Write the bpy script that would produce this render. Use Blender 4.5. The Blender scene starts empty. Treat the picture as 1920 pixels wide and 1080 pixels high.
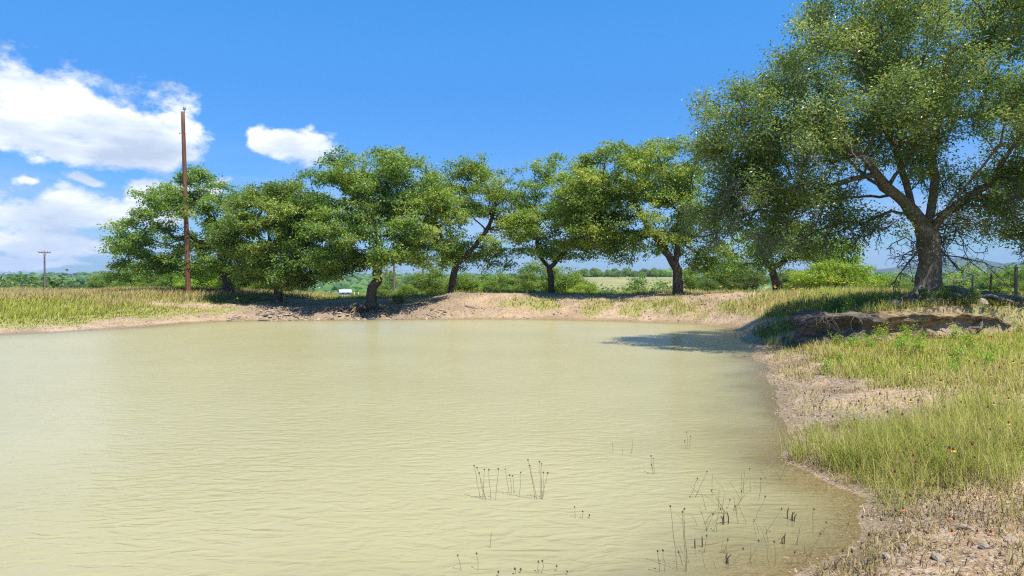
import bpy, math, random
import numpy as np
from mathutils import Vector

# ------------------------------------------------------------------ camera, sky, sun, exposure
SC = bpy.context.scene
COL = SC.collection
EYE = 2.2            # metres above the water
F = 1281.0           # focal length in photo pixels (24 mm lens)
HOR = 518.0          # horizon row in the photo
cam_d = bpy.data.cameras.new('camera')
cam = bpy.data.objects.new('camera', cam_d)
COL.objects.link(cam)
cam_d.sensor_width = 36.0
cam_d.lens = 36.0 * F / 1920.0
cam_d.clip_start = 0.1
cam_d.clip_end = 20000.0
cam.location = (0, 0, EYE)
cam.rotation_euler = (math.radians(90.0) - math.atan((540 - HOR) / F), 0, 0)
SC.camera = cam

SUN = Vector((0.27, -0.32, 0.89)).normalized()
sun_d = bpy.data.lights.new('sun', 'SUN')
sun_d.energy = 4.8
sun_d.angle = math.radians(0.53)
sun_d.color = (1.0, 0.955, 0.88)
sun = bpy.data.objects.new('sun', sun_d)
COL.objects.link(sun)
sun.rotation_euler = (-SUN).to_track_quat('-Z', 'Y').to_euler()
sun.location = (20, -20, 60)

world = bpy.data.worlds.new('World')
SC.world = world
world.use_nodes = True
SKY_STRENGTH = 0.15

SC.view_settings.view_transform = 'Standard'
SC.view_settings.look = 'None'
SC.view_settings.gamma = 1.0
SC.view_settings.exposure = 0.55
SC.view_settings.use_curve_mapping = False
SC.cycles.max_bounces = 7
SC.cycles.diffuse_bounces = 3
SC.cycles.glossy_bounces = 2
SC.cycles.transmission_bounces = 4
SC.cycles.volume_bounces = 0
SC.cycles.transparent_max_bounces = 6
SC.cycles.sample_clamp_indirect = 4.0
SC.cycles.use_denoising = False
SC.cycles.filter_width = 1.2


class N:
    """Small helper round a node tree."""
    def __init__(self, tree):
        self.t = tree
        tree.nodes.clear()

    def new(self, kind, **kw):
        n = self.t.nodes.new(kind)
        for k, v in kw.items():
            if k == 'ins':
                for i, x in v.items():
                    if hasattr(x, 'is_linked'):
                        self.t.links.new(x, n.inputs[i])
                    else:
                        n.inputs[i].default_value = x
            else:
                setattr(n, k, v)
        return n

    def math(self, op, a, b=None, c=None, clamp=False):
        n = self.new('ShaderNodeMath', operation=op, use_clamp=clamp)
        for i, x in enumerate((a, b, c)):
            if x is None:
                continue
            if hasattr(x, 'is_linked'):
                self.t.links.new(x, n.inputs[i])
            else:
                n.inputs[i].default_value = x
        return n.outputs[0]

    def vmath(self, op, a, b=None, out=0):
        n = self.new('ShaderNodeVectorMath', operation=op)
        for i, x in enumerate((a, b)):
            if x is None:
                continue
            if hasattr(x, 'is_linked'):
                self.t.links.new(x, n.inputs[i])
            else:
                n.inputs[i].default_value = x
        return n.outputs[out]

    def mix(self, f, a, b, blend='MIX'):
        n = self.new('ShaderNodeMix', data_type='RGBA', blend_type=blend)
        for i, x in ((0, f), (6, a), (7, b)):
            if hasattr(x, 'is_linked'):
                self.t.links.new(x, n.inputs[i])
            else:
                if i and len(x) == 3:
                    x = (*x, 1.0)
                n.inputs[i].default_value = x
        return n.outputs[2]

    def noise(self, vec, scale, detail=4.0, rough=0.55, dist=0.0, out=0):
        n = self.new('ShaderNodeTexNoise', ins={'Scale': scale, 'Detail': detail, 'Roughness': rough, 'Distortion': dist})
        if vec is not None:
            self.t.links.new(vec, n.inputs['Vector'])
        return n.outputs[out]

    def ramp(self, f, stops, interp='LINEAR'):
        n = self.new('ShaderNodeValToRGB')
        n.color_ramp.interpolation = interp
        el = n.color_ramp.elements
        while len(el) < len(stops):
            el.new(0.5)
        for e, (p, c) in zip(el, stops):
            e.position = p
            e.color = (*c, 1.0) if len(c) == 3 else c
        self.t.links.new(f, n.inputs[0])
        return n.outputs[0]

    def smooth(self, x, lo, hi):
        n = self.new('ShaderNodeMapRange', interpolation_type='SMOOTHSTEP', ins={0: x, 1: lo, 2: hi, 3: 0.0, 4: 1.0})
        return n.outputs[0]

    def link(self, a, b):
        self.t.links.new(a, b)


def build_world():
    n = N(world.node_tree)
    out = n.new('ShaderNodeOutputWorld')
    bg = n.new('ShaderNodeBackground', ins={'Strength': SKY_STRENGTH})
    n.link(bg.outputs[0], out.inputs[0])
    sky = n.new('ShaderNodeTexSky', sky_type='NISHITA', sun_disc=False)
    sky.sun_elevation = math.asin(SUN.z)
    sky.sun_rotation = math.atan2(SUN.x, SUN.y)
    sky.altitude = 400.0
    sky.air_density = 1.0
    sky.dust_density = 0.35
    sky.ozone_density = 3.5
    hs = n.new('ShaderNodeHueSaturation', ins={'Hue': 0.5, 'Saturation': 1.34, 'Value': 1.06, 'Fac': 1.0})
    n.link(sky.outputs[0], hs.inputs['Color'])
    tc = n.new('ShaderNodeTexCoord')
    d = tc.outputs['Generated']
    sep = n.new('ShaderNodeSeparateXYZ', ins={0: d})
    az = n.math('ARCTAN2', sep.outputs[0], sep.outputs[1])
    el = n.math('ARCSINE', sep.outputs[2])
    comb = n.new('ShaderNodeCombineXYZ', ins={0: az, 1: el})
    warp = n.noise(d, 9.0, 3.0, 0.6, out=1)
    warp = n.vmath('SUBTRACT', warp, (0.5, 0.5, 0.5))
    warp = n.vmath('MULTIPLY', warp, (0.11, 0.075, 0.0))
    p = n.vmath('ADD', comb.outputs[0], warp)
    # cumulus banks: centre and half-size as directions (azimuth, elevation), given as photo rows and columns
    view = [(20, 165, 95, 75), (110, 195, 95, 70), (200, 225, 110, 62), (290, 240, 80, 58), (335, 250, 48, 44),
            (60, 250, 150, 50), (240, 285, 105, 34), (150, 275, 120, 36),
            (555, 283, 62, 34), (505, 272, 36, 28), (170, 340, 42, 10), (45, 337, 28, 8),
            (310, 352, 50, 26), (60, 400, 135, 38), (190, 405, 95, 28), (290, 395, 60, 24), (40, 458, 130, 24), (150, 465, 110, 18), (30, 495, 120, 10), (110, 380, 90, 30), (380, 345, 40, 14)]
    blobs = []
    for px, py, rx, ry in view:
        a = math.atan((px - 960) / F)
        e = math.atan((HOR - py) / F * math.cos(a))
        blobs.append((a, e, rx / F * math.cos(a) * 1.07, ry / F * 1.07))
    rnd = random.Random(5)
    for k in range(13):      # the same kind of scattered cumulus goes on round the rest of the sky
        a = 0.95 + (k + rnd.uniform(-.25, .25)) * 0.36
        e = rnd.uniform(0.14, 0.34)
        for j in range(2):
            blobs.append((a + rnd.uniform(-.08, .08) - (math.tau if a > math.pi else 0), e + rnd.uniform(-.03, .03),
                          rnd.uniform(.06, .14), rnd.uniform(.035, .06)))
    D = None
    for a, e, rx, ry in blobs:
        v = n.vmath('SUBTRACT', p, (a, e, 0))
        v = n.vmath('MULTIPLY', v, (1 / rx, 1 / ry, 0))
        l = n.vmath('LENGTH', v, out=1)
        f = n.math('SUBTRACT', 1.0, l)
        D = f if D is None else n.math('SMOOTH_MAX', D, f, 0.35)
    sq = n.vmath('MULTIPLY', d, (1.0, 1.0, 1.7))
    fb = n.noise(sq, 13.0, 9.0, 0.66)
    D = n.math('ADD', D, n.math('MULTIPLY', n.math('SUBTRACT', fb, 0.5), 2.6))
    m = n.smooth(D, -0.06, 0.5)
    # grey folds inside the clouds
    st = n.vmath('MULTIPLY', d, (1.0, 1.0, 3.2))
    g = n.noise(st, 7.0, 5.0, 0.55)
    body = n.ramp(g, [(0.34, (2.7, 3.2, 4.0)), (0.5, (3.9, 4.3, 4.85)), (0.62, (5.3, 5.45, 5.6))])
    # thin veil low on the horizon
    st2 = n.vmath('MULTIPLY', d, (1.0, 1.0, 7.0))
    v2 = n.noise(st2, 3.2, 6.0, 0.55)
    low = n.math('MULTIPLY', n.smooth(v2, 0.36, 0.66), n.math('SUBTRACT', 1.0, n.smooth(el, 0.06, 0.2)))
    low = n.math('MULTIPLY', low, 0.5)
    tint = n.ramp(n.smooth(el, -0.02, 0.42), [(0.0, (0.27, 0.39, 0.56)), (0.3, (0.42, 0.54, 0.70)), (0.7, (0.66, 0.73, 0.83)), (1.0, (.96, .97, .98))])
    base = n.mix(1.0, hs.outputs[0], tint, 'MULTIPLY')
    c = n.mix(low, base, (2.5, 3.15, 4.3))
    c = n.mix(n.math('MULTIPLY', m, 0.97), c, body)
    n.link(c, bg.inputs['Color'])


build_world()

# ------------------------------------------------------------------ helpers
RNG = np.random.default_rng(11)


def px(u, v, d):
    """photo column u, row v seen at ground distance d -> world point"""
    return ((u - 960) / F * d, d, EYE - (v - HOR) / F * d)


def sstep(a, b, x):
    t = np.clip((x - a) / (b - a), 0, 1)
    return t * t * (3 - 2 * t)


def _hash(ix, iy, s):
    h = (ix.astype(np.int64) * 374761393 + iy.astype(np.int64) * 668265263 + s * 974634777) & 0xffffffff
    h = ((h ^ (h >> 13)) * 1274126177) & 0xffffffff
    return ((h ^ (h >> 16)) & 0xffff) / 65535.0


def vnoise(x, y, s=0):
    x = np.asarray(x, float); y = np.asarray(y, float)
    ix = np.floor(x); iy = np.floor(y)
    fx = x - ix; fy = y - iy
    fx = fx * fx * (3 - 2 * fx); fy = fy * fy * (3 - 2 * fy)
    a = _hash(ix, iy, s); b = _hash(ix + 1, iy, s); c = _hash(ix, iy + 1, s); d = _hash(ix + 1, iy + 1, s)
    return (a + (b - a) * fx) * (1 - fy) + (c + (d - c) * fx) * fy


def fbm(x, y, o=4, s=0):
    r = 0; a = 0.5; t = 0
    for k in range(o):
        r = r + a * vnoise(x * 2 ** k, y * 2 ** k, s + k); t += a; a *= 0.5
    return r / t


def make_mesh(name, V, faces, mat, attrs=None, smooth=True):
    """V (n,3); faces: list of (m,k) index arrays; attrs: {name: (n,) or (n,4)} on points"""
    me = bpy.data.meshes.new(name)
    V = np.asarray(V, np.float32)
    faces = [np.asarray(f, np.int32) for f in faces if len(f)]
    me.vertices.add(len(V))
    me.vertices.foreach_set('co', V.ravel())
    loops = np.concatenate([f.ravel() for f in faces])
    starts = []; o = 0
    for f in faces:
        starts.append(o + np.arange(len(f)) * f.shape[1]); o += f.size
    starts = np.concatenate(starts).astype(np.int32)
    me.loops.add(len(loops))
    me.loops.foreach_set('vertex_index', loops)
    me.polygons.add(len(starts))
    me.polygons.foreach_set('loop_start', starts)
    me.polygons.foreach_set('use_smooth', np.full(len(starts), smooth, bool))
    me.update(calc_edges=True)
    for k, a in (attrs or {}).items():
        a = np.asarray(a, np.float32)
        if a.ndim == 2:
            at = me.attributes.new(k, 'FLOAT_COLOR', 'POINT')
            at.data.foreach_set('color', a.ravel())
        else:
            at = me.attributes.new(k, 'FLOAT', 'POINT')
            at.data.foreach_set('value', a)
    if mat:
        me.materials.append(mat)
    return me


def obj(name, me, parent=None, loc=(0, 0, 0), rotz=0.0, scale=None):
    o = bpy.data.objects.new(name, me)
    COL.objects.link(o)
    o.location = loc
    o.rotation_euler = (0, 0, rotz)
    if scale is not None:
        o.scale = (scale,) * 3 if isinstance(scale, (int, float)) else scale
    if parent:
        o.parent = parent
    return o


def tag(o, label=None, cat=None, group=None, kind=None):
    for k, v in (('label', label), ('category', cat), ('group', group), ('kind', kind)):
        if v:
            o[k] = v
    return o


def empty(name, loc, rotz=0.0, scale=None):
    o = obj(name, None, None, loc, rotz, scale)
    o.empty_display_size = 0.3
    return o


def copy_tree(root, loc, rotz, scale, label, group=None, cat=None):
    r = root.copy(); COL.objects.link(r)
    r.location = loc; r.rotation_euler = (0, 0, rotz)
    r.scale = (scale,) * 3 if isinstance(scale, (int, float)) else scale
    r['label'] = label
    if group: r['group'] = group
    if cat: r['category'] = cat
    for ch in list(root.children):
        c = ch.copy(); COL.objects.link(c); c.parent = r
        for gch in list(ch.children):
            g = gch.copy(); COL.objects.link(g); g.parent = c
    return r


def mat(name):
    m = bpy.data.materials.new(name)
    m.use_nodes = True
    n = N(m.node_tree)
    out = n.new('ShaderNodeOutputMaterial')
    return m, n, out


def bsdf(n, out, color, rough=0.8, bump=None, bstr=0.4, bdist=0.02, spec=0.5):
    b = n.new('ShaderNodeBsdfPrincipled', ins={'Roughness': rough, 'Specular IOR Level': spec})
    if hasattr(color, 'is_linked'):
        n.link(color, b.inputs['Base Color'])
    else:
        b.inputs['Base Color'].default_value = (*color, 1)
    if bump is not None:
        bp = n.new('ShaderNodeBump', ins={'Strength': bstr, 'Distance': bdist})
        n.link(bump, bp.inputs['Height'])
        n.link(bp.outputs[0], b.inputs['Normal'])
    n.link(b.outputs[0], out.inputs[0])
    return b


def leaf_mat(name, stops, trans=0.45, rough=0.42, tcol=1.6, spec=0.5, fac=2.0):
    m, n, out = mat(name)
    stops = [(p, tuple(min(q * f_ * w_, 1) for q, w_ in zip(c, (1.04, 1.04, .95)))) for p, c in stops for f_ in (fac,)]
    at = n.new('ShaderNodeAttribute', attribute_name='v')
    c = n.ramp(at.outputs['Fac'], stops)
    oi = n.new('ShaderNodeObjectInfo')
    hs = n.new('ShaderNodeHueSaturation', ins={'Hue': n.math('ADD', 0.49, n.math('MULTIPLY', oi.outputs['Random'], 0.02)),
                                               'Saturation': 1.0,
                                               'Value': n.math('ADD', 0.9, n.math('MULTIPLY', oi.outputs['Random'], 0.2))})
    n.link(c, hs.inputs['Color'])
    c = hs.outputs[0]
    b = n.new('ShaderNodeBsdfPrincipled', ins={'Base Color': c, 'Roughness': rough, 'Specular IOR Level': spec})
    t = n.new('ShaderNodeBsdfTranslucent', ins={'Color': n.mix(1.0, c, (tcol * 1.15, tcol * 1.1, tcol * 0.5), 'MULTIPLY')})
    mx = n.new('ShaderNodeMixShader', ins={0: trans})
    n.link(b.outputs[0], mx.inputs[1]); n.link(t.outputs[0], mx.inputs[2])
    n.link(mx.outputs[0], out.inputs[0])
    return m


def bark_mat(name, dark, light, scale=1.0, lichen=(0.32, 0.32, 0.28)):
    m, n, out = mat(name)
    tc = n.new('ShaderNodeTexCoord')
    v = n.vmath('MULTIPLY', tc.outputs['Object'], (9 * scale, 9 * scale, 2.2 * scale))
    a = n.noise(v, 2.2, 6.0, 0.65, 0.4)
    c = n.ramp(a, [(0.35, dark), (0.62, light)])
    li = n.noise(tc.outputs['Object'], 2.6 * scale, 5.0, 0.7)
    c = n.mix(n.math('MULTIPLY', n.smooth(li, 0.54, 0.68), 0.6), c, lichen)
    bsdf(n, out, c, 0.9, a, 0.9, 0.05)
    return m


M_OAK = leaf_mat('oak_leaf', [(0.0, (0.038, 0.075, 0.020)), (0.35, (0.070, 0.118, 0.026)), (0.7, (0.105, 0.155, 0.034)), (0.92, (0.165, 0.195, 0.045)), (1.0, (0.20, 0.13, 0.05))])
M_OAK2 = leaf_mat('oak_leaf_warm', [(0.0, (0.048, 0.088, 0.018)), (0.4, (0.090, 0.138, 0.028)), (0.75, (0.135, 0.185, 0.038)), (0.95, (0.20, 0.225, 0.055)), (1.0, (0.23, 0.16, 0.06))], rough=0.4)
M_OAK3 = leaf_mat('oak_leaf_grey', [(0.0, (0.040, 0.066, 0.026)), (0.4, (0.070, 0.100, 0.036)), (0.75, (0.106, 0.140, 0.054)), (0.95, (0.16, 0.175, 0.078)), (1.0, (0.23, 0.16, 0.07))], rough=0.33)
M_BUSH = leaf_mat('bush_leaf', [(0.0, (0.055, 0.10, 0.018)), (0.5, (0.105, 0.17, 0.028)), (0.9, (0.17, 0.235, 0.04)), (1.0, (0.24, 0.25, 0.06))], trans=0.4, fac=1.5)
M_DARK = leaf_mat('shrub_leaf_dark', [(0.0, (0.03, 0.055, 0.02)), (0.6, (0.06, 0.095, 0.03)), (1.0, (0.11, 0.14, 0.045))])
M_BRIGHT = leaf_mat('bright_shrub_leaf', [(0.0, (0.055, 0.105, 0.012)), (0.5, (0.10, 0.165, 0.018)), (1.0, (0.18, 0.215, 0.03))], trans=0.42, fac=2.2)
M_BARK = bark_mat('oak_bark', (0.024, 0.018, 0.013), (0.105, 0.08, 0.06))
M_BARK_BIG = bark_mat('big_oak_bark', (0.045, 0.032, 0.022), (0.25, 0.19, 0.13), 1.6)
M_TWIG = bark_mat('grey_twig', (0.06, 0.052, 0.045), (0.20, 0.18, 0.155))
M_DEAD = bark_mat('bleached_wood', (0.20, 0.18, 0.16), (0.46, 0.43, 0.39))

# ------------------------------------------------------------------ terrain
SHORE = [(-19.4, 25.7), (-16.4, 29.2), (-15.6, 32.0), (-13.5, 33.7), (-10.0, 34.3), (-5.5, 35.0), (-2.0, 35.2), (1.1, 35.0), (4.5, 34.0),
         (7.3, 32.4), (9.0, 30.6), (9.2, 27.5), (8.2, 24.0), (7.3, 20.6), (6.35, 17.4), (5.7, 14.9), (4.95, 12.7), (4.5, 11.2), (4.05, 10.0), (3.75, 9.1),
         (3.5, 8.5), (3.42, 7.8), (3.5, 7.2), (3.55, 6.7), (3.35, 6.2), (2.75, 5.6), (2.1, 5.0), (1.3, 4.2), (0.2, 3.5), (-3.0, 2.9),
         (-9.0, 2.4), (-18.0, 3.0), (-26.0, 6.5), (-30.5, 13.0), (-29.5, 19.0), (-24.6, 23.4)]


def catmull(P, m=4):
    P = np.array(P); n = len(P); out = []
    for i in range(n):
        p0, p1, p2, p3 = P[i - 1], P[i], P[(i + 1) % n], P[(i + 2) % n]
        for k in range(m):
            t = k / m
            out.append(0.5 * ((2 * p1) + (-p0 + p2) * t + (2 * p0 - 5 * p1 + 4 * p2 - p3) * t * t + (-p0 + 3 * p1 - 3 * p2 + p3) * t ** 3))
    return np.array(out)


SH = catmull(SHORE)


def shore_sd(x, y):
    """signed distance to the pond's edge, positive on land"""
    x = np.asarray(x, float).ravel(); y = np.asarray(y, float).ravel()
    best = np.full(x.shape, 1e9); ins = np.zeros(x.shape, bool)
    A = SH; B = np.roll(SH, -1, 0)
    near = (np.abs(x) < 75) & (y > -50) & (y < 90)
    xn = x[near]; yn = y[near]
    b = np.full(xn.shape, 1e9); c = np.zeros(xn.shape, bool)
    for (ax, ay), (bx, by) in zip(A, B):
        dx, dy = bx - ax, by - ay
        t = np.clip(((xn - ax) * dx + (yn - ay) * dy) / (dx * dx + dy * dy + 1e-12), 0, 1)
        q = (xn - ax - t * dx) ** 2 + (yn - ay - t * dy) ** 2
        b = np.minimum(b, q)
        if ay != by:
            cr = ((ay > yn) != (by > yn)) & (xn < (bx - ax) * (yn - ay) / (by - ay) + ax)
            c ^= cr
    best[near] = np.sqrt(b); best[~near] = 60.0
    ins[near] = c
    return np.where(ins, -best, best) + (fbm(x / .9, y / .9, 3, 101) - .5) * .6 * np.exp(-best / 2.5)


CTRL = np.array([(-30, 33, .62), (-30, 42, .85), (-36, 48, .95), (-22, 32, .45), (-20, 40, 1.0), (-20.4, 43, 1.2), (-26, 46, 1.0), (-14, 38, .8), (-15, 41, 1.0),
                 (-17, 36.5, .74), (-12, 37.5, .68), (-8, 37.5, .66), (-7.6, 36.8, .70), (-5, 38, .9), (-2.4, 39, 1.34), (-.5, 39, 1.27), (2.3, 39, 1.15), (5, 38.5, 1.1), (9, 36.5, 1.15),
                 (11, 35, 1.32), (12, 33.5, 1.4), (14, 31, 1.42), (16, 28, 1.37), (13, 24, 1.42), (12.8, 21, 1.45), (10, 21, 1.24), (17, 22, 1.15), (21, 32, 1.0),
                 (26, 40, 1.0), (20, 40, 1.05), (-40, 20, .9), (-36, 5, .9), (0, -6, .9), (-15, -8, 1.), (15, -8, 1.2), (25, 8, 1.2), (14, 42, 1.1), (5, 43, 1.0), (-5, 43, .9), (-12, 43, .8)])
LEDGE = np.array([(7.4, 23.5), (8.1, 21.0), (8.5, 19.75), (9.1, 19.2), (11, 19.0), (13, 19.1), (15, 18.6), (20, 17.0), (30, 14)])
RIDGE = np.array([(-80, 52), (-40, 52), (-22, 47), (-14, 43.5), (-8, 41.5), (0, 42), (8, 41), (14, 41), (26, 44), (34, 40), (60, 30)])


def far_z(x, y):
    r = np.hypot(x, y) + 1e-6
    z = -3.0 - 7.0 * sstep(45, 120, r) - 2.5 * sstep(150, 420, r) + 11 * sstep(600, 1700, r) + 10 * sstep(1700, 4200, r)
    z = z + (fbm(x / 260, y / 260, 3, 3) - .5) * 9 * sstep(150, 700, r) + (fbm(x / 900, y / 900, 2, 9) - .5) * 22 * sstep(1200, 3000, r)
    q = x / np.maximum(y, 1)
    mw = sstep(.05, .10, q) * (1 - sstep(.25, .32, q)) * (y > 0)
    mead = -5.2 + 6.6 * sstep(160, 560, r) - 3 * sstep(640, 900, r)
    z = z * (1 - mw * (1 - sstep(900, 1500, r)) * sstep(110, 190, r)) + mead * mw * (1 - sstep(900, 1500, r)) * sstep(110, 190, r)
    for cx, cy, h, sx, sy in ((2330, 3560, 84, 210, 400), (2050, 3600, 30, 300, 400), (2900, 3750, 84, 330, 500), (500, 900, 8, 190, 200), (760, 900, 2, 160, 200),
                              (-900, 1900, 7, 500, 300), (1500, 1500, 5, 600, 300)):
        z = z + h * np.exp(-((x - cx) / sx) ** 2 - ((y - cy) / sy) ** 2)
    z = np.where(y < 0, z * sstep(400, 100, -y) if False else z, z)
    return z


def ground_z(x, y, sd=None):
    shp = np.shape(x)
    x = np.asarray(x, float).ravel(); y = np.asarray(y, float).ravel()
    if sd is None:
        sd = shore_sd(x, y)
    num = 0; den = 0
    for cx, cy, cz in CTRL:
        w = 1 / ((x - cx) ** 2 + (y - cy) ** 2 + 1.2) ** 1.6
        num = num + w * cz; den = den + w
    T = num / den
    s = np.maximum(sd, 0)
    back = T * (1 - np.exp(-(s / 1.75) ** 1.25))
    left = sstep(-11, -17, x) * sstep(40, 34, y)
    back = back * (1 - left) + T * (1 - np.exp(-(s / 4.2))) * left
    yl = np.interp(x, LEDGE[:, 0], LEDGE[:, 1])
    L = sstep(-0.12, 0.22, y - yl + (fbm(x * 1.3, y * 1.3, 3, 5) - .5) * .5)
    L = np.where(x < 5.0, 1.0, L)
    front = .82 * (1 - np.exp(-(s / 4.6)))
    fr = sstep(-1.0, 2.0, x)
    front = front * fr + back * (1 - fr)
    L = L * sstep(5.0, 7.3, x) + np.where(y > 22, 1.0, 0.0) * (1 - sstep(5.0, 7.3, x))
    L = np.where((x < 0), 1.0, L)
    land = back * L + front * (1 - L)
    land = land + (fbm(x / 1.1, y / 1.1, 4, 21) - .5) * .16 * sstep(.3, 2.0, s) + (fbm(x / .35, y / .35, 3, 31) - .5) * .05 * sstep(.1, .8, s)
    land = land + (vnoise(x / .5, y / .5, 77) - .5) * .05 * sstep(0.0, .3, s)
    fb_ = sstep(28, 31, y) * sstep(44, 40, y)
    land = land + fb_ * (np.abs(fbm(x / .8, y / 1.6, 4, 121) - .5) * -.32 + .05) * sstep(.15, .8, s)
    brk = np.exp(-((x + 8.5) / 4.2) ** 4) * sstep(.1, .5, s) * sstep(3.4, 1.6, s) * (y > 25)
    land = land + brk * (sstep(.42, .58, fbm(x / .7, y / .7, 3, 131)) - .5) * .26
    yr = np.interp(x, RIDGE[:, 0], RIDGE[:, 1])
    e = np.maximum(np.maximum(y - yr, np.abs(x) - 46), -y - 60)
    b = sstep(0, 34, e)
    land = land * (1 - b) + far_z(x, y) * b
    deep = np.minimum(-sd, 12)
    bed = -0.075 * deep - .02 * deep ** 1.3 + (fbm(x / .8, y / .8, 3, 8) - .5) * .07 * sstep(0, .6, -sd)
    z = np.where(sd > 0, land + .0, bed)
    return z.reshape(shp)


def gz(x, y):
    return float(ground_z(np.array([x]), np.array([y]))[0])


def axis(a, b, step, lo, hi, g=1.16):
    c = list(np.arange(a, b + 1e-6, step))
    s = step; v = b
    up = []
    while v < hi:
        s *= g; v += s; up.append(min(v, hi))
    s = step; v = a; dn = []
    while v > lo:
        s *= g; v -= s; dn.append(max(v, lo))
    return np.array(dn[::-1] + c + up)


def build_ground():
    xs = axis(-26, 20, .19, -5200, 5200, 1.11)
    ys = axis(3, 43, .17, -2600, 5600, 1.10)
    X, Y = np.meshgrid(xs, ys)
    x = X.ravel(); y = Y.ravel()
    sd = shore_sd(x, y)
    z = ground_z(x, y, sd)
    nx, ny = len(xs), len(ys)
    i = (np.arange(ny - 1)[:, None] * nx + np.arange(nx - 1)[None, :]).ravel()
    f = np.stack([i, i + 1, i + nx + 1, i + nx], 1)
    cover = grass_cover(x, y, sd, z)
    litter = litter_cover(x, y)
    r = np.hypot(x, y)
    q = x / np.maximum(y, 1)
    mead = sstep(.075, .11, q) * (1 - sstep(.27, .31, q)) * sstep(170, 200, r) * (1 - sstep(600, 640, r)) * (y > 0)
    wood = sstep(48, 75, r) * (1 - mead)
    me = make_mesh('ground', np.stack([x, y, z], 1), [f], M_GROUND,
                   {'grass': cover, 'litter': litter, 'wood': wood, 'mead': mead, 'sd': np.clip(sd, -3, 3)})
    return tag(obj('ground', me), kind='structure')


def grass_cover(x, y, sd, z):
    """0 bare soil .. 1 closed grass"""
    n1 = fbm(x / 1.6, y / 1.6, 3, 41); n2 = fbm(x / .6, y / .6, 2, 47)
    nn = (n1 - .5) * 1.6 + (n2 - .5) * .8
    c = np.zeros(np.shape(x))
    # left meadow, with a bare margin and a bare strip along the top of the bank
    lf = sstep(-12.5, -15.5, x) * np.maximum(sstep(.9, 2.2, sd + nn * 1.2), .35 * sstep(.15, .6, sd) * (n2 > .5))
    strip = np.exp(-((y - (36.8 + (x + 15) * .02)) / .8) ** 2) * sstep(-22, -18.5, x)
    c = np.maximum(c, lf * (1 - strip * .95))
    # behind the crest
    c = np.maximum(c, sstep(39.6, 41.5, y + nn) * .8)
    # far dam, patches of green on the water side
    dm = sstep(-2.0, 1.5, x + nn * 2) * sstep(10.5, 8.0, x + nn * 2) * sstep(.15, .6, sd + nn * .5) * sstep(3.6, 2.0, sd + nn * 1.4) * (y > 30)
    c = np.maximum(c, dm * np.clip(.7 + nn * 2.2, 0, 1))
    # right hand meadow behind the ledge
    rb = sstep(8.6, 10.4, x + nn) * (y > 20) * sstep(.4, 1.4, sd) * sstep(33.6, 31.6, y + nn * 1.5)
    ut = np.clip(1.5 * np.exp(-(((x - 12.7) / 3.0) ** 2 + ((y - 20.3) / 1.5) ** 2)), 0, 1)
    c = np.maximum(c, rb * (1 - ut))
    # right foreground
    fg = (x > 1.5) & (y < 20.5)
    t = sstep(.9, 2.0, sd + nn * .8)
    sand = np.exp(-(((x - 5.3) / 1.1) ** 2 + ((y - 11.8) / 2.6) ** 2))
    grav = np.exp(-(((x - 3.5) / 1.15) ** 2 + ((y - 5.0) / 1.15) ** 2))
    tus = np.exp(-(((x - 4.15) / .75) ** 2 + ((y - 7.6) / .85) ** 2)) * sstep(.1, .35, sd)
    foot = np.exp(-(((x - 11.5) / 3.2) ** 2 + ((y - 18.7) / .6) ** 2))
    t = np.clip(t - 1.15 * sand - 1.1 * grav - .9 * foot, 0, 1) * np.clip(.9 + nn * .7, .45, 1)
    t = np.maximum(t, np.clip(tus * 1.9, 0, 1))
    c = np.where(fg, np.maximum(c, t), c)
    c = np.maximum(c, .10 * (n2 > .52) * (sd > .3))
    c = np.maximum(c, .26 * sstep(.48, .6, n2) * (sd > .25) * fg)
    cove = np.exp(-(((x - 8.5) / 1.3) ** 2 + ((y - 22.6) / 2.8) ** 2)) * (sd > .35)
    c = np.maximum(c, np.clip(cove * .9 + nn * .3 * (cove > .2), 0, 1))
    c = np.where((y < 3) | (np.abs(x) > 30), np.maximum(c, .85 * (sd > 1)), c)
    return np.clip(c, 0, 1) * (sd > 0)


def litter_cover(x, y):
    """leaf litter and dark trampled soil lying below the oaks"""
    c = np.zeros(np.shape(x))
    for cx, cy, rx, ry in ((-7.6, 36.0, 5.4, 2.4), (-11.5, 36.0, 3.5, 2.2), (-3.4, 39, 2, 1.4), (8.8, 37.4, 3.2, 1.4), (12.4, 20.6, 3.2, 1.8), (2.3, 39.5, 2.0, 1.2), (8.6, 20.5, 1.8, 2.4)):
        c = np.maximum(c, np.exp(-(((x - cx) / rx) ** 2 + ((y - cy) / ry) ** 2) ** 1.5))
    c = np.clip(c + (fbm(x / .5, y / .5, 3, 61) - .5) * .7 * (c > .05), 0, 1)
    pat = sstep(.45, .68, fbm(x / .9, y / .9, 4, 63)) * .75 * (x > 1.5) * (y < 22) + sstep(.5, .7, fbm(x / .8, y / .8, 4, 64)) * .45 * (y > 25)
    return np.maximum(c, pat)


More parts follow.
